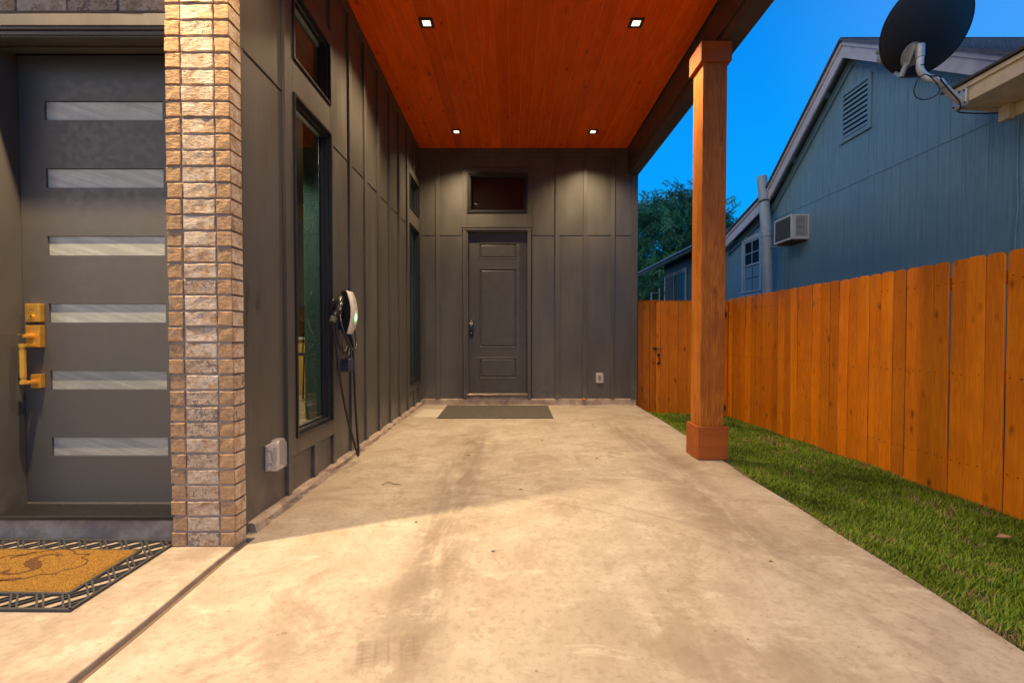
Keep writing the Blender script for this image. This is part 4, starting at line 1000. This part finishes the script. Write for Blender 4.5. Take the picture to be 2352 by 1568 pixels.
# ================================================================== BLUE NEIGHBOUR HOUSE
NX = 4.45; RX = 4.29
nh = thing('neighbour_house', 'weathered blue-grey gable house with white rake boards behind the fence', 'house', (6.5, 6, -.2))
AP = (5.99, 4.915); SR = .70; SL = .80; KN = 7.75; SK = .29
def roofz(y):
    if y <= AP[0]: return AP[1]-SR*(AP[0]-y)
    z = AP[1]-SL*(min(y, KN)-AP[0])
    return z-SK*(y-KN) if y > KN else z
def wall_top(y): return roofz(y)-.20
GR = .1270
def sheet(y0, y1, z0, z1f, holes=()):
    mb = MB(); y = y0+.001
    while y < y1-.004:
        b = min(y+GR-random.choice((.003, .003, .0045)), y1-.001)
        if b-y > .01:
            yc = (y+b)/2
            segs = [(z0, None)]
            for (h0, h1, hz0, hz1) in holes:
                if b > h0 and y < h1: segs = [(z0, hz0), (hz1, None)]
            for a, c in segs:
                t0 = z1f(y) if c is None else c; t1 = z1f(b) if c is None else c
                if min(t0, t1) <= a: continue
                mb.prism([(y, a), (b, a), (b, t1), (y, t0)], NX, NX+.0045, 'x')
        y += GR
    if mb.v: obj('siding_sheet', mb, M_BLUE, nh)
WIN = (8.18, 8.74, 1.88, 2.84); ACH = (6.87, 7.32, 2.53, 2.90); VEN = (5.735, 6.16, 3.69, 4.26)
lo = [4.03-1.22*2, 4.03-1.22, 4.03, 5.125, 6.335, 7.555, 8.16, 9.6]
for a, b in zip(lo[:-1], lo[1:]):
    sheet(a, b, -.2, lambda y: min(3.035, wall_top(y)), [h for h in (WIN, ACH) if h[1] > a and h[0] < b])
up = [4.03, 5.225, 6.44, 7.66]
for a, b in zip(up[:-1], up[1:]): sheet(a, b, 3.052, wall_top, [h for h in (VEN,) if h[1] > a and h[0] < b])
obj('wall_backing', MB().prism([(1.6, -.2), (9.6, -.2), (9.6, wall_top(9.6)), (KN, wall_top(KN)), AP if False else (AP[0], AP[1]-.2), (4.03, wall_top(4.03)), (1.6, wall_top(4.03))], NX+.005, NX+.03, 'x'), M_BLUE, nh)
bx('seam_flashing', NX-.006, NX+.004, 1.6, 7.9, 3.035, 3.050, M_BLUE, nh)
# rake boards, roof edge and roof
def rake(nm, y0, y1, zoff0, zoff1, x0, x1, mat, bev=.002):
    mb = MB(); ys2 = [y0]+[q for q in (KN, AP[0]) if min(y0, y1) < q < max(y0, y1)]+[y1]; ys2 = sorted(ys2)
    for a, b in zip(ys2[:-1], ys2[1:]): mb.prism([(a, roofz(a)+zoff0), (b, roofz(b)+zoff0), (b, roofz(b)+zoff1), (a, roofz(a)+zoff1)], x0, x1, 'x')
    return obj(nm, mb, mat, nh, 0)
M_RAKE = plain('rake_paint', (0.50, 0.48, 0.50), .5, bumpy=.2)
for a, b in ((3.6, AP[0]-.001), (AP[0]+.001, KN-.001), (KN+.001, 9.35)):
    rake('rake_board', a, b, -.245, -.028, RX, RX+.03, M_RAKE); rake('rake_moulding', a, b, -.085, -.026, RX-.016, RX-.001, M_RAKE)
    rake('soffit', a, b, -.075, -.055, RX+.031, NX-.002, M_BLUE); rake('frieze', a, b, -.33, -.20, NX-.03, NX-.002, M_BLUE)
    rake('roof_edge', a, b, -.024, .0, RX-.045, RX+.10, M_SHING)
for yy in (6.45, 7.2): bx('lookout', RX+.031, NX-.003, yy-.02, yy+.02, roofz(yy)-.17, roofz(yy)-.085, M_BLUE, nh)
# shingle courses on the slope facing the camera and on the far slope
nc = 22; L_ = math.hypot(AP[0]-3.0, SR*(AP[0]-3.0))
for i in range(nc):
    yA = AP[0]-(AP[0]-3.0)*i/nc; yB = AP[0]-(AP[0]-3.0)*(i+1)/nc-.012
    mb = MB(); mb.prism([(yA, roofz(yA)+.001), (yB, roofz(yB)+.012), (yB, roofz(yB)+.003), (yA, roofz(yA)-.006)], RX-.03+.01*(i % 2), 9.5, 'x'); obj('shingle_course', mb, M_SHING, nh)
mb = MB(); mb.prism([(AP[0], AP[1]), (KN, roofz(KN)), (9.4, roofz(9.4)), (9.4, roofz(9.4)-.02), (KN, roofz(KN)-.022), (AP[0], AP[1]-.022)], RX-.03, 9.5, 'x'); obj('roof', mb, M_SHING, nh)
mb = MB(); mb.prism([(AP[0]-.09, AP[1]-.045), (AP[0], AP[1]+.018), (AP[0]+.09, AP[1]-.05)], RX-.03, 9.5, 'x'); obj('ridge_cap', mb, M_SHING, nh)
# gable vent
fr = MB(); a, b, c, d = VEN; w = .055
fr.box(NX-.022, NX+.01, a-w, a, c-w, d+w); fr.box(NX-.022, NX+.01, b, b+w, c-w, d+w); fr.box(NX-.022, NX+.01, a, b, c-w, c); fr.box(NX-.022, NX+.01, a, b, d, d+w)
vt = obj('gable_vent', fr, M_BLUE, nh, .002)
for i in range(9):
    z = c+.01+i*(d-c)/9
    mb = MB(); mb.add([(NX-.020, a, z), (NX-.020, b, z), (NX-.001, b, z+.042), (NX-.001, a, z+.042), (NX-.020, a, z+.008), (NX-.020, b, z+.008), (NX-.001, b, z+.05), (NX-.001, a, z+.05)], [(0, 1, 2, 3), (4, 7, 6, 5), (0, 4, 5, 1), (1, 5, 6, 2), (2, 6, 7, 3), (3, 7, 4, 0)])
    obj('louvre', mb, M_BLUE, vt)
bx('vent_back', NX+.001, NX+.0045, a, b, c, d, M_BLACK, vt, 0)
# sash window
fr = MB(); a, b, c, d = WIN; w = .075
fr.box(NX-.025, NX+.01, a-w, a, c-w, d+w); fr.box(NX-.025, NX+.01, b, b+w, c-w, d+w); fr.box(NX-.025, NX+.01, a, b, d, d+w); fr.box(NX-.025, NX+.01, a, b, c-w, c); fr.box(NX-.045, NX-.026, a-w-.01, b+w+.01, c-.012, c+.008)
wd = obj('window', fr, M_BLUEW, nh, .002)
zm = 2.39
for (s0, s1, xx) in ((c, zm+.02, NX-.002), (zm-.02, d, NX-.012)):
    sa = MB(); t = .03; sa.box(xx, xx+.012, a, a+t, s0, s1); sa.box(xx, xx+.012, b-t, b, s0, s1); sa.box(xx, xx+.012, a+t, b-t, s0, s0+t); sa.box(xx, xx+.012, a+t, b-t, s1-t, s1)
    obj('sash', sa, M_BLUEW, wd, .001)
    mu = MB(); ym = (a+b)/2; zz2 = (s0+s1)/2; mu.box(xx+.002, xx+.009, ym-.007, ym+.007, s0+t, s1-t); mu.box(xx+.0025, xx+.0085, a+t, b-t, zz2-.007, zz2+.007)
    if s0 > c: obj('muntin', mu, M_BLUEW, wd)
    else: obj('muntin', mu, M_BLUED, wd)
    obj('pane', MB().box(xx+.0095, xx+.0115, a+t, b-t, s0+t, s1-t), plain('dark_pane', (.006, .008, .016), .35, spec=.05, var=0), wd)
# near-side eave with boxed end that carries the dish
M_CREAM = plain('cream_eave_paint', (0.66, 0.53, 0.35), .55, bumpy=.25)
EX = 3.95
mb = MB(); mb.prism([(1.2, 3.085), (4.035, 3.085), (4.19, 3.245), (1.2, 3.245)], EX, EX+.028, 'x'); obj('eave_fascia', mb, M_CREAM, nh, .002)
mb = MB(); mb.prism([(1.2, 3.205), (4.15, 3.205), (4.19, 3.247), (1.2, 3.247)], EX-.018, EX-.001, 'x'); obj('eave_trim', mb, M_CREAM, nh, .002)
mb = MB(); mb.prism([(EX-.04, 3.252), (NX+.9, 3.252+.9*.3), (NX+.9, 3.275+.9*.3), (EX-.04, 3.272)], 1.2, 4.21, 'y'); obj('eave_shingles', mb, plain('brown_shingle_edge', (.07, .055, .05), .9, bumpy=.5), nh)
obj('eave_soffit', MB().box(EX+.029, NX-.002, 1.2, 4.12, 3.100, 3.115), M_CREAM, nh, .001)
mb = MB(); mb.prism([(EX+.029, 3.09), (NX-.002, 3.06), (NX-.002, 3.24), (EX+.029, 3.24)], 4.122, 4.14, 'y'); obj('eave_end', mb, M_CREAM, nh, .002)
bx('frieze_board', NX-.035, NX-.003, 1.2, 4.118, 2.985, 3.099, M_CREAM, nh, .003)
bx('corbel', NX-.10, NX-.036, 4.03, 4.12, 2.965, 3.098, M_CREAM, nh, .006)
bx('corner_board', NX-.022, NX-.001, 3.97, 4.045, -.2, 2.984, M_BLUE, nh, .002)
mb = MB(); mb.tube(smooth_path([(NX-.03, 4.01, 2.98), (NX-.03, 4.012, 2.5), (NX-.032, 4.0, 2.2), (NX-.03, 4.015, 1.9), (NX-.03, 4.01, 1.2)], 5), .008, 6); obj('conduit', mb, M_BLUE, nh)
# vent stack
ps = thing('vent_pipe', 'tall blue-painted vent pipe rising up the gable wall past the roof edge', 'pipe', (4.25, 7.6, -.2))
mb = MB(); mb.tube([(4.27, 7.585, 1.2), (4.262, 7.64, 2.6), (4.255, 7.735, 3.36)], .082, 20); mb.tube([(4.255, 7.735, 3.36), (4.25, 7.80, 3.76)], .080, 20, caps=True); obj('pipe', mb, M_BLUEW, ps)
for z_, t in ((2.62, .64), (2.72, .66), (2.50, .62)):
    yy = 7.585+(z_-1.2)*.042; mb = MB(); mb.tube([(4.262, yy, z_), (4.262, yy+.001, z_+.018)], .088, 20); obj('joint_ring', mb, M_BLUEW, ps)
bx('strap', 4.26, NX-.002, 7.53, 7.55, 2.52, 2.54, M_BLUEW, ps); 
mb = MB(); mb.tube([(4.256, 7.725, 3.30), (4.254, 7.735, 3.335)], .0845, 20); obj('flashing_tape', mb, M_IRON, ps)
# window air conditioner
ac = thing('air_conditioner', 'old white window air conditioner poking out of the blue gable wall', 'air conditioner', (4.3, 7.09, 2.5))
a, b, c, d = 6.86, 7.31, 2.515, 2.885
mb = MB(); mb.box(4.20, NX+.10, a, b, c, d); obj('case', mb, M_WHITE, ac, .008, seg=2)
fr = MB(); fr.box(4.188, 4.2, a, a+.022, c, d); fr.box(4.188, 4.2, b-.022, b, c, d); fr.box(4.188, 4.2, a+.022, b-.022, c, c+.025); fr.box(4.188, 4.2, a+.022, b-.022, d-.022, d); obj('bezel', fr, M_WHITE, ac, .002)
bx('coil', 4.194, 4.1995, a+.022, b-.022, c+.025, d-.022, plain('dirty_coil', (.07, .065, .06), .8, bumpy=1, bs=200), ac, 0)
for i in range(17):
    z = c+.05+i*.0178
    for x0, x1 in ((4.255, 4.40), (4.408, 4.43)): bx('slot', x0, x1, a-.0015, a+.002, z, z+.008, M_BLACK, ac, 0)
bx('sill_plate', 4.22, NX-.001, a+.02, b-.02, c-.022, c-.003, plain('rusty_steel', (.12, .07, .04), .8, .3), ac, .002)
# rear wing, barred window and ladder
rh = thing('rear_house', 'low dark house with overhanging eave and barred window beyond the gate', 'house', (6, 11.5, -.2))
bx('wall', 4.20, 9.5, 9.62, 12.55, -.2, 3.02, M_BLUED, rh, 0)
mb = MB(); mb.prism([(3.88, 2.945), (3.88, 3.01), (6.6, 4.35), (9.5, 3.1), (9.5, 3.0), (6.6, 4.25)], 9.45, 13.95, 'y'); obj('roof', mb, M_SHING, rh)
bx('fascia', 3.85, 3.878, 9.45, 13.95, 2.90, 2.985, plain('rear_fascia', (.10, .12, .14), .6), rh, .003); bx('gutter', 3.80, 3.848, 9.45, 13.97, 2.95, 2.995, plain('rear_gutter', (.12, .15, .17), .5), rh, .006)
bx('gable_siding', 5.0, 8.4, 9.60, 9.61, 3.03, 3.75, M_BLUEW, rh, 0)
fr = MB(); fr.box(4.172, 4.199, 10.93, 11.02, 1.5, 2.72); fr.box(4.172, 4.199, 12.38, 12.52, 1.5, 2.72); fr.box(4.172, 4.199, 11.02, 12.38, 2.62, 2.72); fr.box(4.172, 4.199, 11.72, 11.78, 1.5, 2.62)
wd = obj('window', fr, plain('rear_trim', (.20, .25, .29), .6), rh, .003)
obj('pane', MB().box(4.19, 4.198, 11.02, 11.72, 1.5, 2.62), M_BLACK, wd); obj('curtain', MB().box(4.185, 4.197, 11.78, 12.38, 1.5, 2.62), plain('pale_curtain', (.05, .07, .09), .8), wd)
mb = MB()
for yy in [11.08+.16*i for i in range(9)]: mb.tube([(4.11, yy, 1.5), (4.11, yy, 2.60)], .008, 6)
for z_ in (1.75, 2.45): mb.tube([(4.11, 11.0, z_), (4.11, 12.45, z_)], .009, 6)
for yy in [11.1+.13*i for i in range(11)]:
    mb.tube([(4.11, yy+.055*math.cos(t*.7), 2.66+.05*math.sin(t*.7)) for t in range(9)], .006, 5)
for yy in (11.9, 12.25):
    for zc in (1.9, 2.2): mb.tube([(4.11, yy+.05*math.cos(t*.8)*(1-t/14), zc+.1*math.sin(t*.8)*(1-t/14)) for t in range(12)], .006, 5)
obj('window_bars', mb, M_IRON, wd)
ld = thing('ladder', 'pale metal ladder leaning behind the gate beside the dark rear house', 'ladder', (4.05, 12.9, -.2))
M_ALU = plain('aluminium', (.35, .38, .4), .45, .6)
for xx in (3.95, 4.18): bx('rail', xx-.014, xx+.014, 12.88, 12.95, -.2, 2.42 if xx > 4 else 2.3, M_ALU, ld, .002)
for i in range(9): bx('rung', 3.965, 4.165, 12.90, 12.93, .0+.29*i-.05, .03+.29*i-.05, M_ALU, ld, .002)

# ================================================================== SATELLITE DISH
sd = thing('satellite_dish', 'black satellite dish on a grey bent mast bolted to the cream eave corner', 'satellite dish', (3.93, 4.05, 3.08))
DC = Vector((3.715, 4.10, 3.79)); ax_ = Vector((-.02, .86, .50)).normalized()
sx_ = Vector((1, 0, 0)); sx_ = (sx_-ax_*sx_.dot(ax_)).normalized(); sy_ = ax_.cross(sx_)*-1
if sy_.z < 0: sy_ = -sy_
def dp(r, a, h): return DC + sx_*(r*math.cos(a)*.392) + sy_*(r*math.sin(a)*.372) + ax_*h
mb = MB(); NR, NA = 14, 64; vs = []
for sgn, off in ((0, 0), (1, .007)):
    for i in range(NR+1):
        r = i/NR
        for k in range(NA): vs.append(dp(r, 2*math.pi*k/NA, .085*r*r+off - .04))
fs = []; 
for L_ in (0, 1):
    b0 = L_*(NR+1)*NA
    for i in range(NR):
        for k in range(NA): fs.append((b0+i*NA+k, b0+i*NA+(k+1)%NA, b0+(i+1)*NA+(k+1)%NA, b0+(i+1)*NA+k))
b1 = (NR+1)*NA
for k in range(NA): fs.append((NR*NA+k, NR*NA+(k+1)%NA, b1+NR*NA+(k+1)%NA, b1+NR*NA+k))
mb.add(vs, fs, 0, True)
d_ = obj('reflector', mb, M_DISH, sd)
mb = MB(); mb.tube([dp(1.0, 2*math.pi*k/NA, .048) for k in range(NA+1)], .007, 6, caps=False); obj('rim', mb, M_DISH, sd)
# mounting bracket on the back, below the centre
BC = DC - ax_*.050 - sy_*.205 - sx_*.12
def bp_(u, v, h): return BC + sx_*u + sy_*v - ax_*h
mb = MB(); n_ = 20; ring0 = [bp_(0.085*math.cos(2*math.pi*k/n_)*1.0, .10*math.sin(2*math.pi*k/n_), 0) for k in range(n_)]; ring1 = [bp_(.085*math.cos(2*math.pi*k/n_), .10*math.sin(2*math.pi*k/n_), .006) for k in range(n_)]
mb.add(ring0+ring1, [tuple(range(n_)), tuple(range(2*n_-1, n_-1, -1))]+[(k, (k+1)%n_, n_+(k+1)%n_, n_+k) for k in range(n_)]); obj('bracket_plate', mb, M_STEEL, sd)
mb = MB()
for q in ([(.012, -.09), (.022, .10), (.022, .10)],): pass
for uo in (-.028, .028):
    vs = [bp_(uo, -.09, .006), bp_(uo, .09, .006), bp_(uo, .075, .055), bp_(uo, -.075, .055)]; vs += [v+sx_*.004 for v in vs]
    mb.add(vs, [(0, 1, 2, 3), (4, 7, 6, 5), (0, 4, 5, 1), (1, 5, 6, 2), (2, 6, 7, 3), (3, 7, 4, 0)])
obj('bracket_wings', mb, M_STEEL, sd)
for k in range(8):
    a = 2*math.pi*k/8+.2; c = bp_(.075*math.cos(a), .09*math.sin(a), .006); mb = MB(); mb.tube([c, c-ax_*.010], .008, 6); obj('bolt', mb, plain('zinc_bolt', (.75, .72, .6), .25, .9) if k == 0 else M_ALU, sd)
# mast
MT = bp_(.0, .055, .075)
mpts = [Vector((3.935, 4.03, 3.10)), Vector((3.80, 4.02, 3.20)), Vector((3.70, 4.0, 3.275)), Vector((3.655, MT.y-.01, 3.33)), Vector((MT.x+.005, MT.y, 3.40)), Vector((MT.x, MT.y, 3.50)), MT+Vector((0, 0, .01))]
mb = MB(); mb.tube(smooth_path(mpts, 8), .0275, 18); obj('mast', mb, plain('galvanised_mast', (.62, .61, .62), .42, .1), sd)
for p, q in ((1, .4), (1, .9), (4, .3)):
    c = mpts[p].lerp(mpts[p+1], q); t = (mpts[p+1]-mpts[p]).normalized(); mb = MB(); mb.tube([c-t*.004, c+t*.004], .0295, 14); obj('cable_tie', mb, M_IRON, sd)
mb = MB(); mb.tube([MT-Vector((0, 0, .09)), MT+Vector((0, 0, .02))], .033, 16); obj('mast_clamp', mb, M_STEEL, sd)
mb = MB(); mb.box(3.918, 3.949, 3.975, 4.10, 3.05, 3.20); obj('foot_plate', mb, M_STEEL, sd, .006)
for c in ((3.975, 3.07), (4.08, 3.075), (3.985, 3.18), (4.09, 3.185), (4.03, 3.19)):
    mb = MB(); mb.tube([(3.918, c[0]+.0, c[1]), (3.908, c[0], c[1])], .008, 6); obj('bolt', mb, M_IRON, sd)
# feed arm and receiver in front of the dish
A0 = bp_(-.03, -.17, .02); A1 = Vector((3.625, 4.50, 3.745))
mb = MB(); mb.tube([A0, A0+(A1-A0)*.5+Vector((0, 0, -.02)), A1], .017, 10); obj('feed_arm', mb, M_STEEL, sd)
mb = MB(); mb.tube([bp_(-.02, -.06, .01), A0], .022, 8); obj('arm_bracket', mb, M_STEEL, sd)
mb = MB(); mb.sphere(A1+Vector((-.01, 0, .02)), .05, 10, sc=(1, .9, 1.2)); mb.sphere(A1+Vector((-.03, .0, .09)), .04, 8); mb.tube([A1, A1+Vector((0, -.05, .05))], .03, 12); obj('receiver', mb, plain('grey_receiver', (.30, .33, .38), .5), sd)
# coax
def cab(pts, r): mb = MB(); mb.tube(smooth_path(pts, 8), r, 7); return obj('coax_cable', mb, M_IRON, sd)
cab([A0, A0+Vector((.05, -.03, -.02)), Vector((3.66, 3.965, 3.29)), Vector((3.70, 3.965, 3.245)), Vector((3.80, 3.985, 3.165)), Vector((3.885, 3.995, 3.085)), Vector((3.915, 4.02, 3.035)), Vector((4.0, 4.115, 3.055)), Vector((4.2, 4.118, 3.045)), Vector((4.38, 4.115, 3.05))], .006)
cc = Vector((3.575, 3.97, 3.20)); cab([cc+Vector((.105*math.cos(a), .02*math.sin(2*a), .105*math.sin(a))) for a in [math.radians(45+i*24) for i in range(17)]], .0045)
mb = MB(); mb.add([(3.93, 4.06, 3.07), (3.96, 4.10, 3.06), (4.02, 4.11, 3.055), (3.94, 4.09, 3.01)], [(0, 1, 2, 3)]); mb.add([(3.93, 4.062, 3.07), (3.96, 4.102, 3.06), (4.02, 4.112, 3.055), (3.94, 4.092, 3.01)], [(3, 2, 1, 0)])

# ================================================================== TREES
def rot_dir(d, ang):
    a = Vector((random.gauss(0, 1), random.gauss(0, 1), random.gauss(0, 1))); a = (a-d*a.dot(d)).normalized(); return (d*math.cos(ang)+a*math.sin(ang)).normalized()
def tree(label, base, h, cr, crown_c, nclump, leaf, seed):
    random.seed(seed); rs = np.random.RandomState(seed)
    t = thing('tree', label, 'tree', base)
    tb = MB(); tips = []
    def grow(p, d, L, r, lvl):
        pts = [p]; q = p
        for i in range(4): d = (rot_dir(d, .16)+Vector((0, 0, .05))).normalized(); q = q+d*L/4; pts.append(q)
        tb.tube(pts, r, 6 if lvl else 9, r2=r*.6)
        if lvl >= 3: tips.append(q); return
        for k in range(4 if lvl == 0 else 3): grow(pts[random.choice((2, 3, 4))], rot_dir(d, random.uniform(.45, .95)), L*random.uniform(.6, .8), r*.55, lvl+1)
        grow(q, rot_dir(d, .25), L*.7, r*.6, lvl+1)
    grow(Vector(base), Vector((0, 0, 1)), h*.29, .14, 0)
    obj('trunk', tb, M_BARK, t)
    # lumpy crown: clumps on an uneven shell plus the branch tips
    cc_ = np.array(crown_c); cen = []
    for p in tips: cen.append((np.array(p), .35))
    for k in range(nclump):
        v = rs.normal(size=3); v /= np.linalg.norm(v); 
        rad = cr*np.array((1, 1, .95))*(.45+.42*rs.rand())*(1+.22*mnoise.noise(Vector(v*2.3))); cen.append((cc_+v*rad, rs.uniform(.22, .5)))
    V = []; F = []; C = []
    for c, s_ in cen:
        tone = rs.uniform(.4, 1.5); hang = rs.normal(size=3)*.4+np.array((0, 0, -.2))
        for j in range(26):
            o = c+rs.normal(size=3)*s_*np.array((1, 1, .55)); d = rs.normal(size=3)+hang; d /= np.linalg.norm(d); u = np.cross(d, rs.normal(size=3)); u /= np.linalg.norm(u)
            w = np.cross(d, u)
            for q in range(7):
                for sd_ in (-1, 1):
                    b = o+d*leaf*.42*q; tip = b+(u*sd_*1.0+d*.5+w*rs.uniform(-.35, .35))*leaf; m_ = (b+tip)/2; sidev = (d*.9)*leaf*.20
                    i0 = len(V); V += [b, m_+sidev, tip, m_-sidev]; F.append((i0, i0+1, i0+2, i0+3))
                    g = tone*rs.uniform(.8, 1.2); C.append((.055*g, .21*g, .115*g))
    me = bpy.data.meshes.new('crown'); me.from_pydata((np.array(V)-np.array(crown_c)).tolist(), [], F)
    ca_ = me.color_attributes.new('Col', 'FLOAT_COLOR', 'CORNER'); arr = np.ones((len(F)*4, 4)); arr[:, :3] = np.repeat(np.array(C), 4, axis=0); ca_.data.foreach_set('color', arr.ravel())
    me.materials.append(M_LEAF); o = bpy.data.objects.new('crown', me); col.objects.link(o); place(o, Vector(crown_c), t); o['kind'] = 'stuff'
    return t
tree('leafy green tree rising behind the dark rear house beyond the gate', (5.9, 17.5, -.2), 5.8, 2.55, (5.9, 17.5, 4.45), 170, .125, 11)
tree('distant tree with only its wispy top showing over the sloping roof', (9.6, 20.5, -.2), 4.2, 1.1, (9.2, 20.5, 4.95), 60, .12, 5)
tree('low dark tree filling the gap under the rear eave behind the ladder', (4.9, 15.0, -.2), 2.6, 1.3, (4.75, 15.2, 1.9), 110, .10, 23)
random.seed(99)

# ================================================================== GRASS
rs = np.random.RandomState(3)
def edge_x(y):
    for (x0, y0), (x1, y1) in zip(EDGE[:-1], EDGE[1:]):
        if y0 <= y <= y1: return x0+(x1-x0)*(y-y0)/(y1-y0)
    return 1.9
N = 120000
yy = rs.uniform(1.25, 7.35, N*2); yy = yy[(rs.rand(len(yy)) < np.clip(1.25-.11*yy, .35, 1))][:N]; n = len(yy)
ex_ = np.array([edge_x(v) for v in yy]); xx = ex_-.002+(3.47-ex_)*rs.rand(n)
nz = np.array([mnoise.noise(Vector((a*1.5, b*1.5, 0))) for a, b in zip(xx, yy)]); nz2 = np.array([mnoise.noise(Vector((a*6, b*6, 4))) for a, b in zip(xx, yy)])
dry = np.clip((nz2*1.3+nz*.8-.28)*2.2, 0, 1) + np.clip(1-(xx-ex_)/.12, 0, 1)*.7 + np.clip((xx-3.33)/.08, 0, 1)*.5
keep = rs.rand(n) > np.clip((nz2*.8+nz*.6-.24)*2.8, 0, .85)
xx, yy, nz, nz2, dry = [a[keep] for a in (xx, yy, nz, nz2, dry)]; n = len(xx)
zz = np.array([terrain_z(a, b) for a, b in zip(xx, yy)])-.004
ln = rs.uniform(.022, .052, n)*(1+.5*nz); ang = rs.uniform(0, 2*np.pi, n); lean = rs.uniform(.25, 1.25, n); wd_ = rs.uniform(.0014, .0030, n)
fw = 1+.10*yy; wd_ *= fw
over = rs.rand(n) < .05*np.exp(-(xx-np.array([edge_x(v) for v in yy]))/.02)*6; ang = np.where(over, np.pi+rs.uniform(-.9, .9, n), ang); lean = np.where(over, rs.uniform(.9, 1.4, n), lean); ln = np.where(over, ln*1.35, ln); zz = np.where(over, zz+.012, zz)
dx = np.cos(ang); dy = np.sin(ang); px = -dy; py = dx
V = np.zeros((n, 5, 3)); 
for k, (t, w) in enumerate(((0, 1), (0, -1), (.55, .9), (.55, -.9), (1, 0))):
    V[:, k, 0] = xx+dx*ln*t*t*np.sin(lean)+px*wd_*w; V[:, k, 1] = yy+dy*ln*t*t*np.sin(lean)+py*wd_*w; V[:, k, 2] = zz+ln*(t*np.cos(lean*.7)+.12*t)
idx = np.arange(n)*5
faces = np.concatenate([np.stack([idx, idx+1, idx+3, idx+2], 1).ravel()]); 
F = [(i, i+1, i+3, i+2) for i in idx.tolist()] + [(i+2, i+3, i+4) for i in idx.tolist()]
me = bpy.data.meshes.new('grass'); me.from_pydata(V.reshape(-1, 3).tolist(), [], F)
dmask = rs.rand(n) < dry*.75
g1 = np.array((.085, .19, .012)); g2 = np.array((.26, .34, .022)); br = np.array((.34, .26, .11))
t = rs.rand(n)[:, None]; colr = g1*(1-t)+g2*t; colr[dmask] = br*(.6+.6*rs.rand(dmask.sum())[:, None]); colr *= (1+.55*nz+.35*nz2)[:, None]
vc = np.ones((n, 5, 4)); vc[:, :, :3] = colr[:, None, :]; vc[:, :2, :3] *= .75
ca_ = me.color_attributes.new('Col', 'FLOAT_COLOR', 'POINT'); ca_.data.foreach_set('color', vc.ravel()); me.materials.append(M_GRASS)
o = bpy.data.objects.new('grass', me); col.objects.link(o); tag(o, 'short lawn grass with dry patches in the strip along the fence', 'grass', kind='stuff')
# litter
mb = MB(); a = Vector((2.86, 2.62, terrain_z(2.86, 2.62)+.045)); mb.add([a+Vector((-.05, 0, 0)), a+Vector((0, .018, .012)), a+Vector((.055, .005, 0)), a+Vector((0, -.018, .004))], [(0, 1, 2, 3)]); mb.add([a+Vector((-.05, 0, -.003)), a+Vector((0, .018, .009)), a+Vector((.055, .005, -.003)), a+Vector((0, -.018, .001))], [(3, 2, 1, 0)])
tag(obj('dry_leaf', mb, plain('dry_leaf', (.42, .24, .13), .8)), 'pale brown dry leaf lying on the lawn near the fence', 'leaf')
tw = MB(); tw.tube(smooth_path([(-.92, 3.20, .003), (-.90, 3.24, .004), (-.87, 3.235, .008), (-.84, 3.21, .004), (-.82, 3.215, .003), (-.79, 3.20, .003)], 5), .0018, 5)
tag(obj('twig', tw, M_BARK), 'thin curled brown twig lying on the concrete', 'twig')
DEB = ['dark litter speck mid-slab in line with the left edge of the back door mat', 'dark litter speck on the middle of the slab, well in front of the mat', 'dark litter speck on the slab left of the wooden post base',
       'dark litter speck near the bright foreground, straight ahead of the camera', 'dark litter speck beside the edge of the pillar shadow', 'dark litter speck far right on the slab, behind the post', 'dark litter speck near the lawn edge in the right foreground', 'dark litter speck in the centre of the slab, nearest the ribbed mat']
for k, (x_, y_, l_) in enumerate(((-.40, 4.0, .03), (.05, 3.1, .02), (.72, 3.9, .02), (-.1, 2.2, .015), (-.55, 2.55, .014), (.95, 5.4, .02), (1.2, 2.1, .015), (.30, 4.6, .015))):
    mb = MB(); mb.tube([(x_, y_, .003), (x_+l_*.6, y_+l_*.3, .005), (x_+l_, y_-l_*.1, .003)], .0022, 5)
    tag(obj('debris_bit', mb, M_BARK), DEB[k], 'debris', 'specks of litter scattered on the slab')
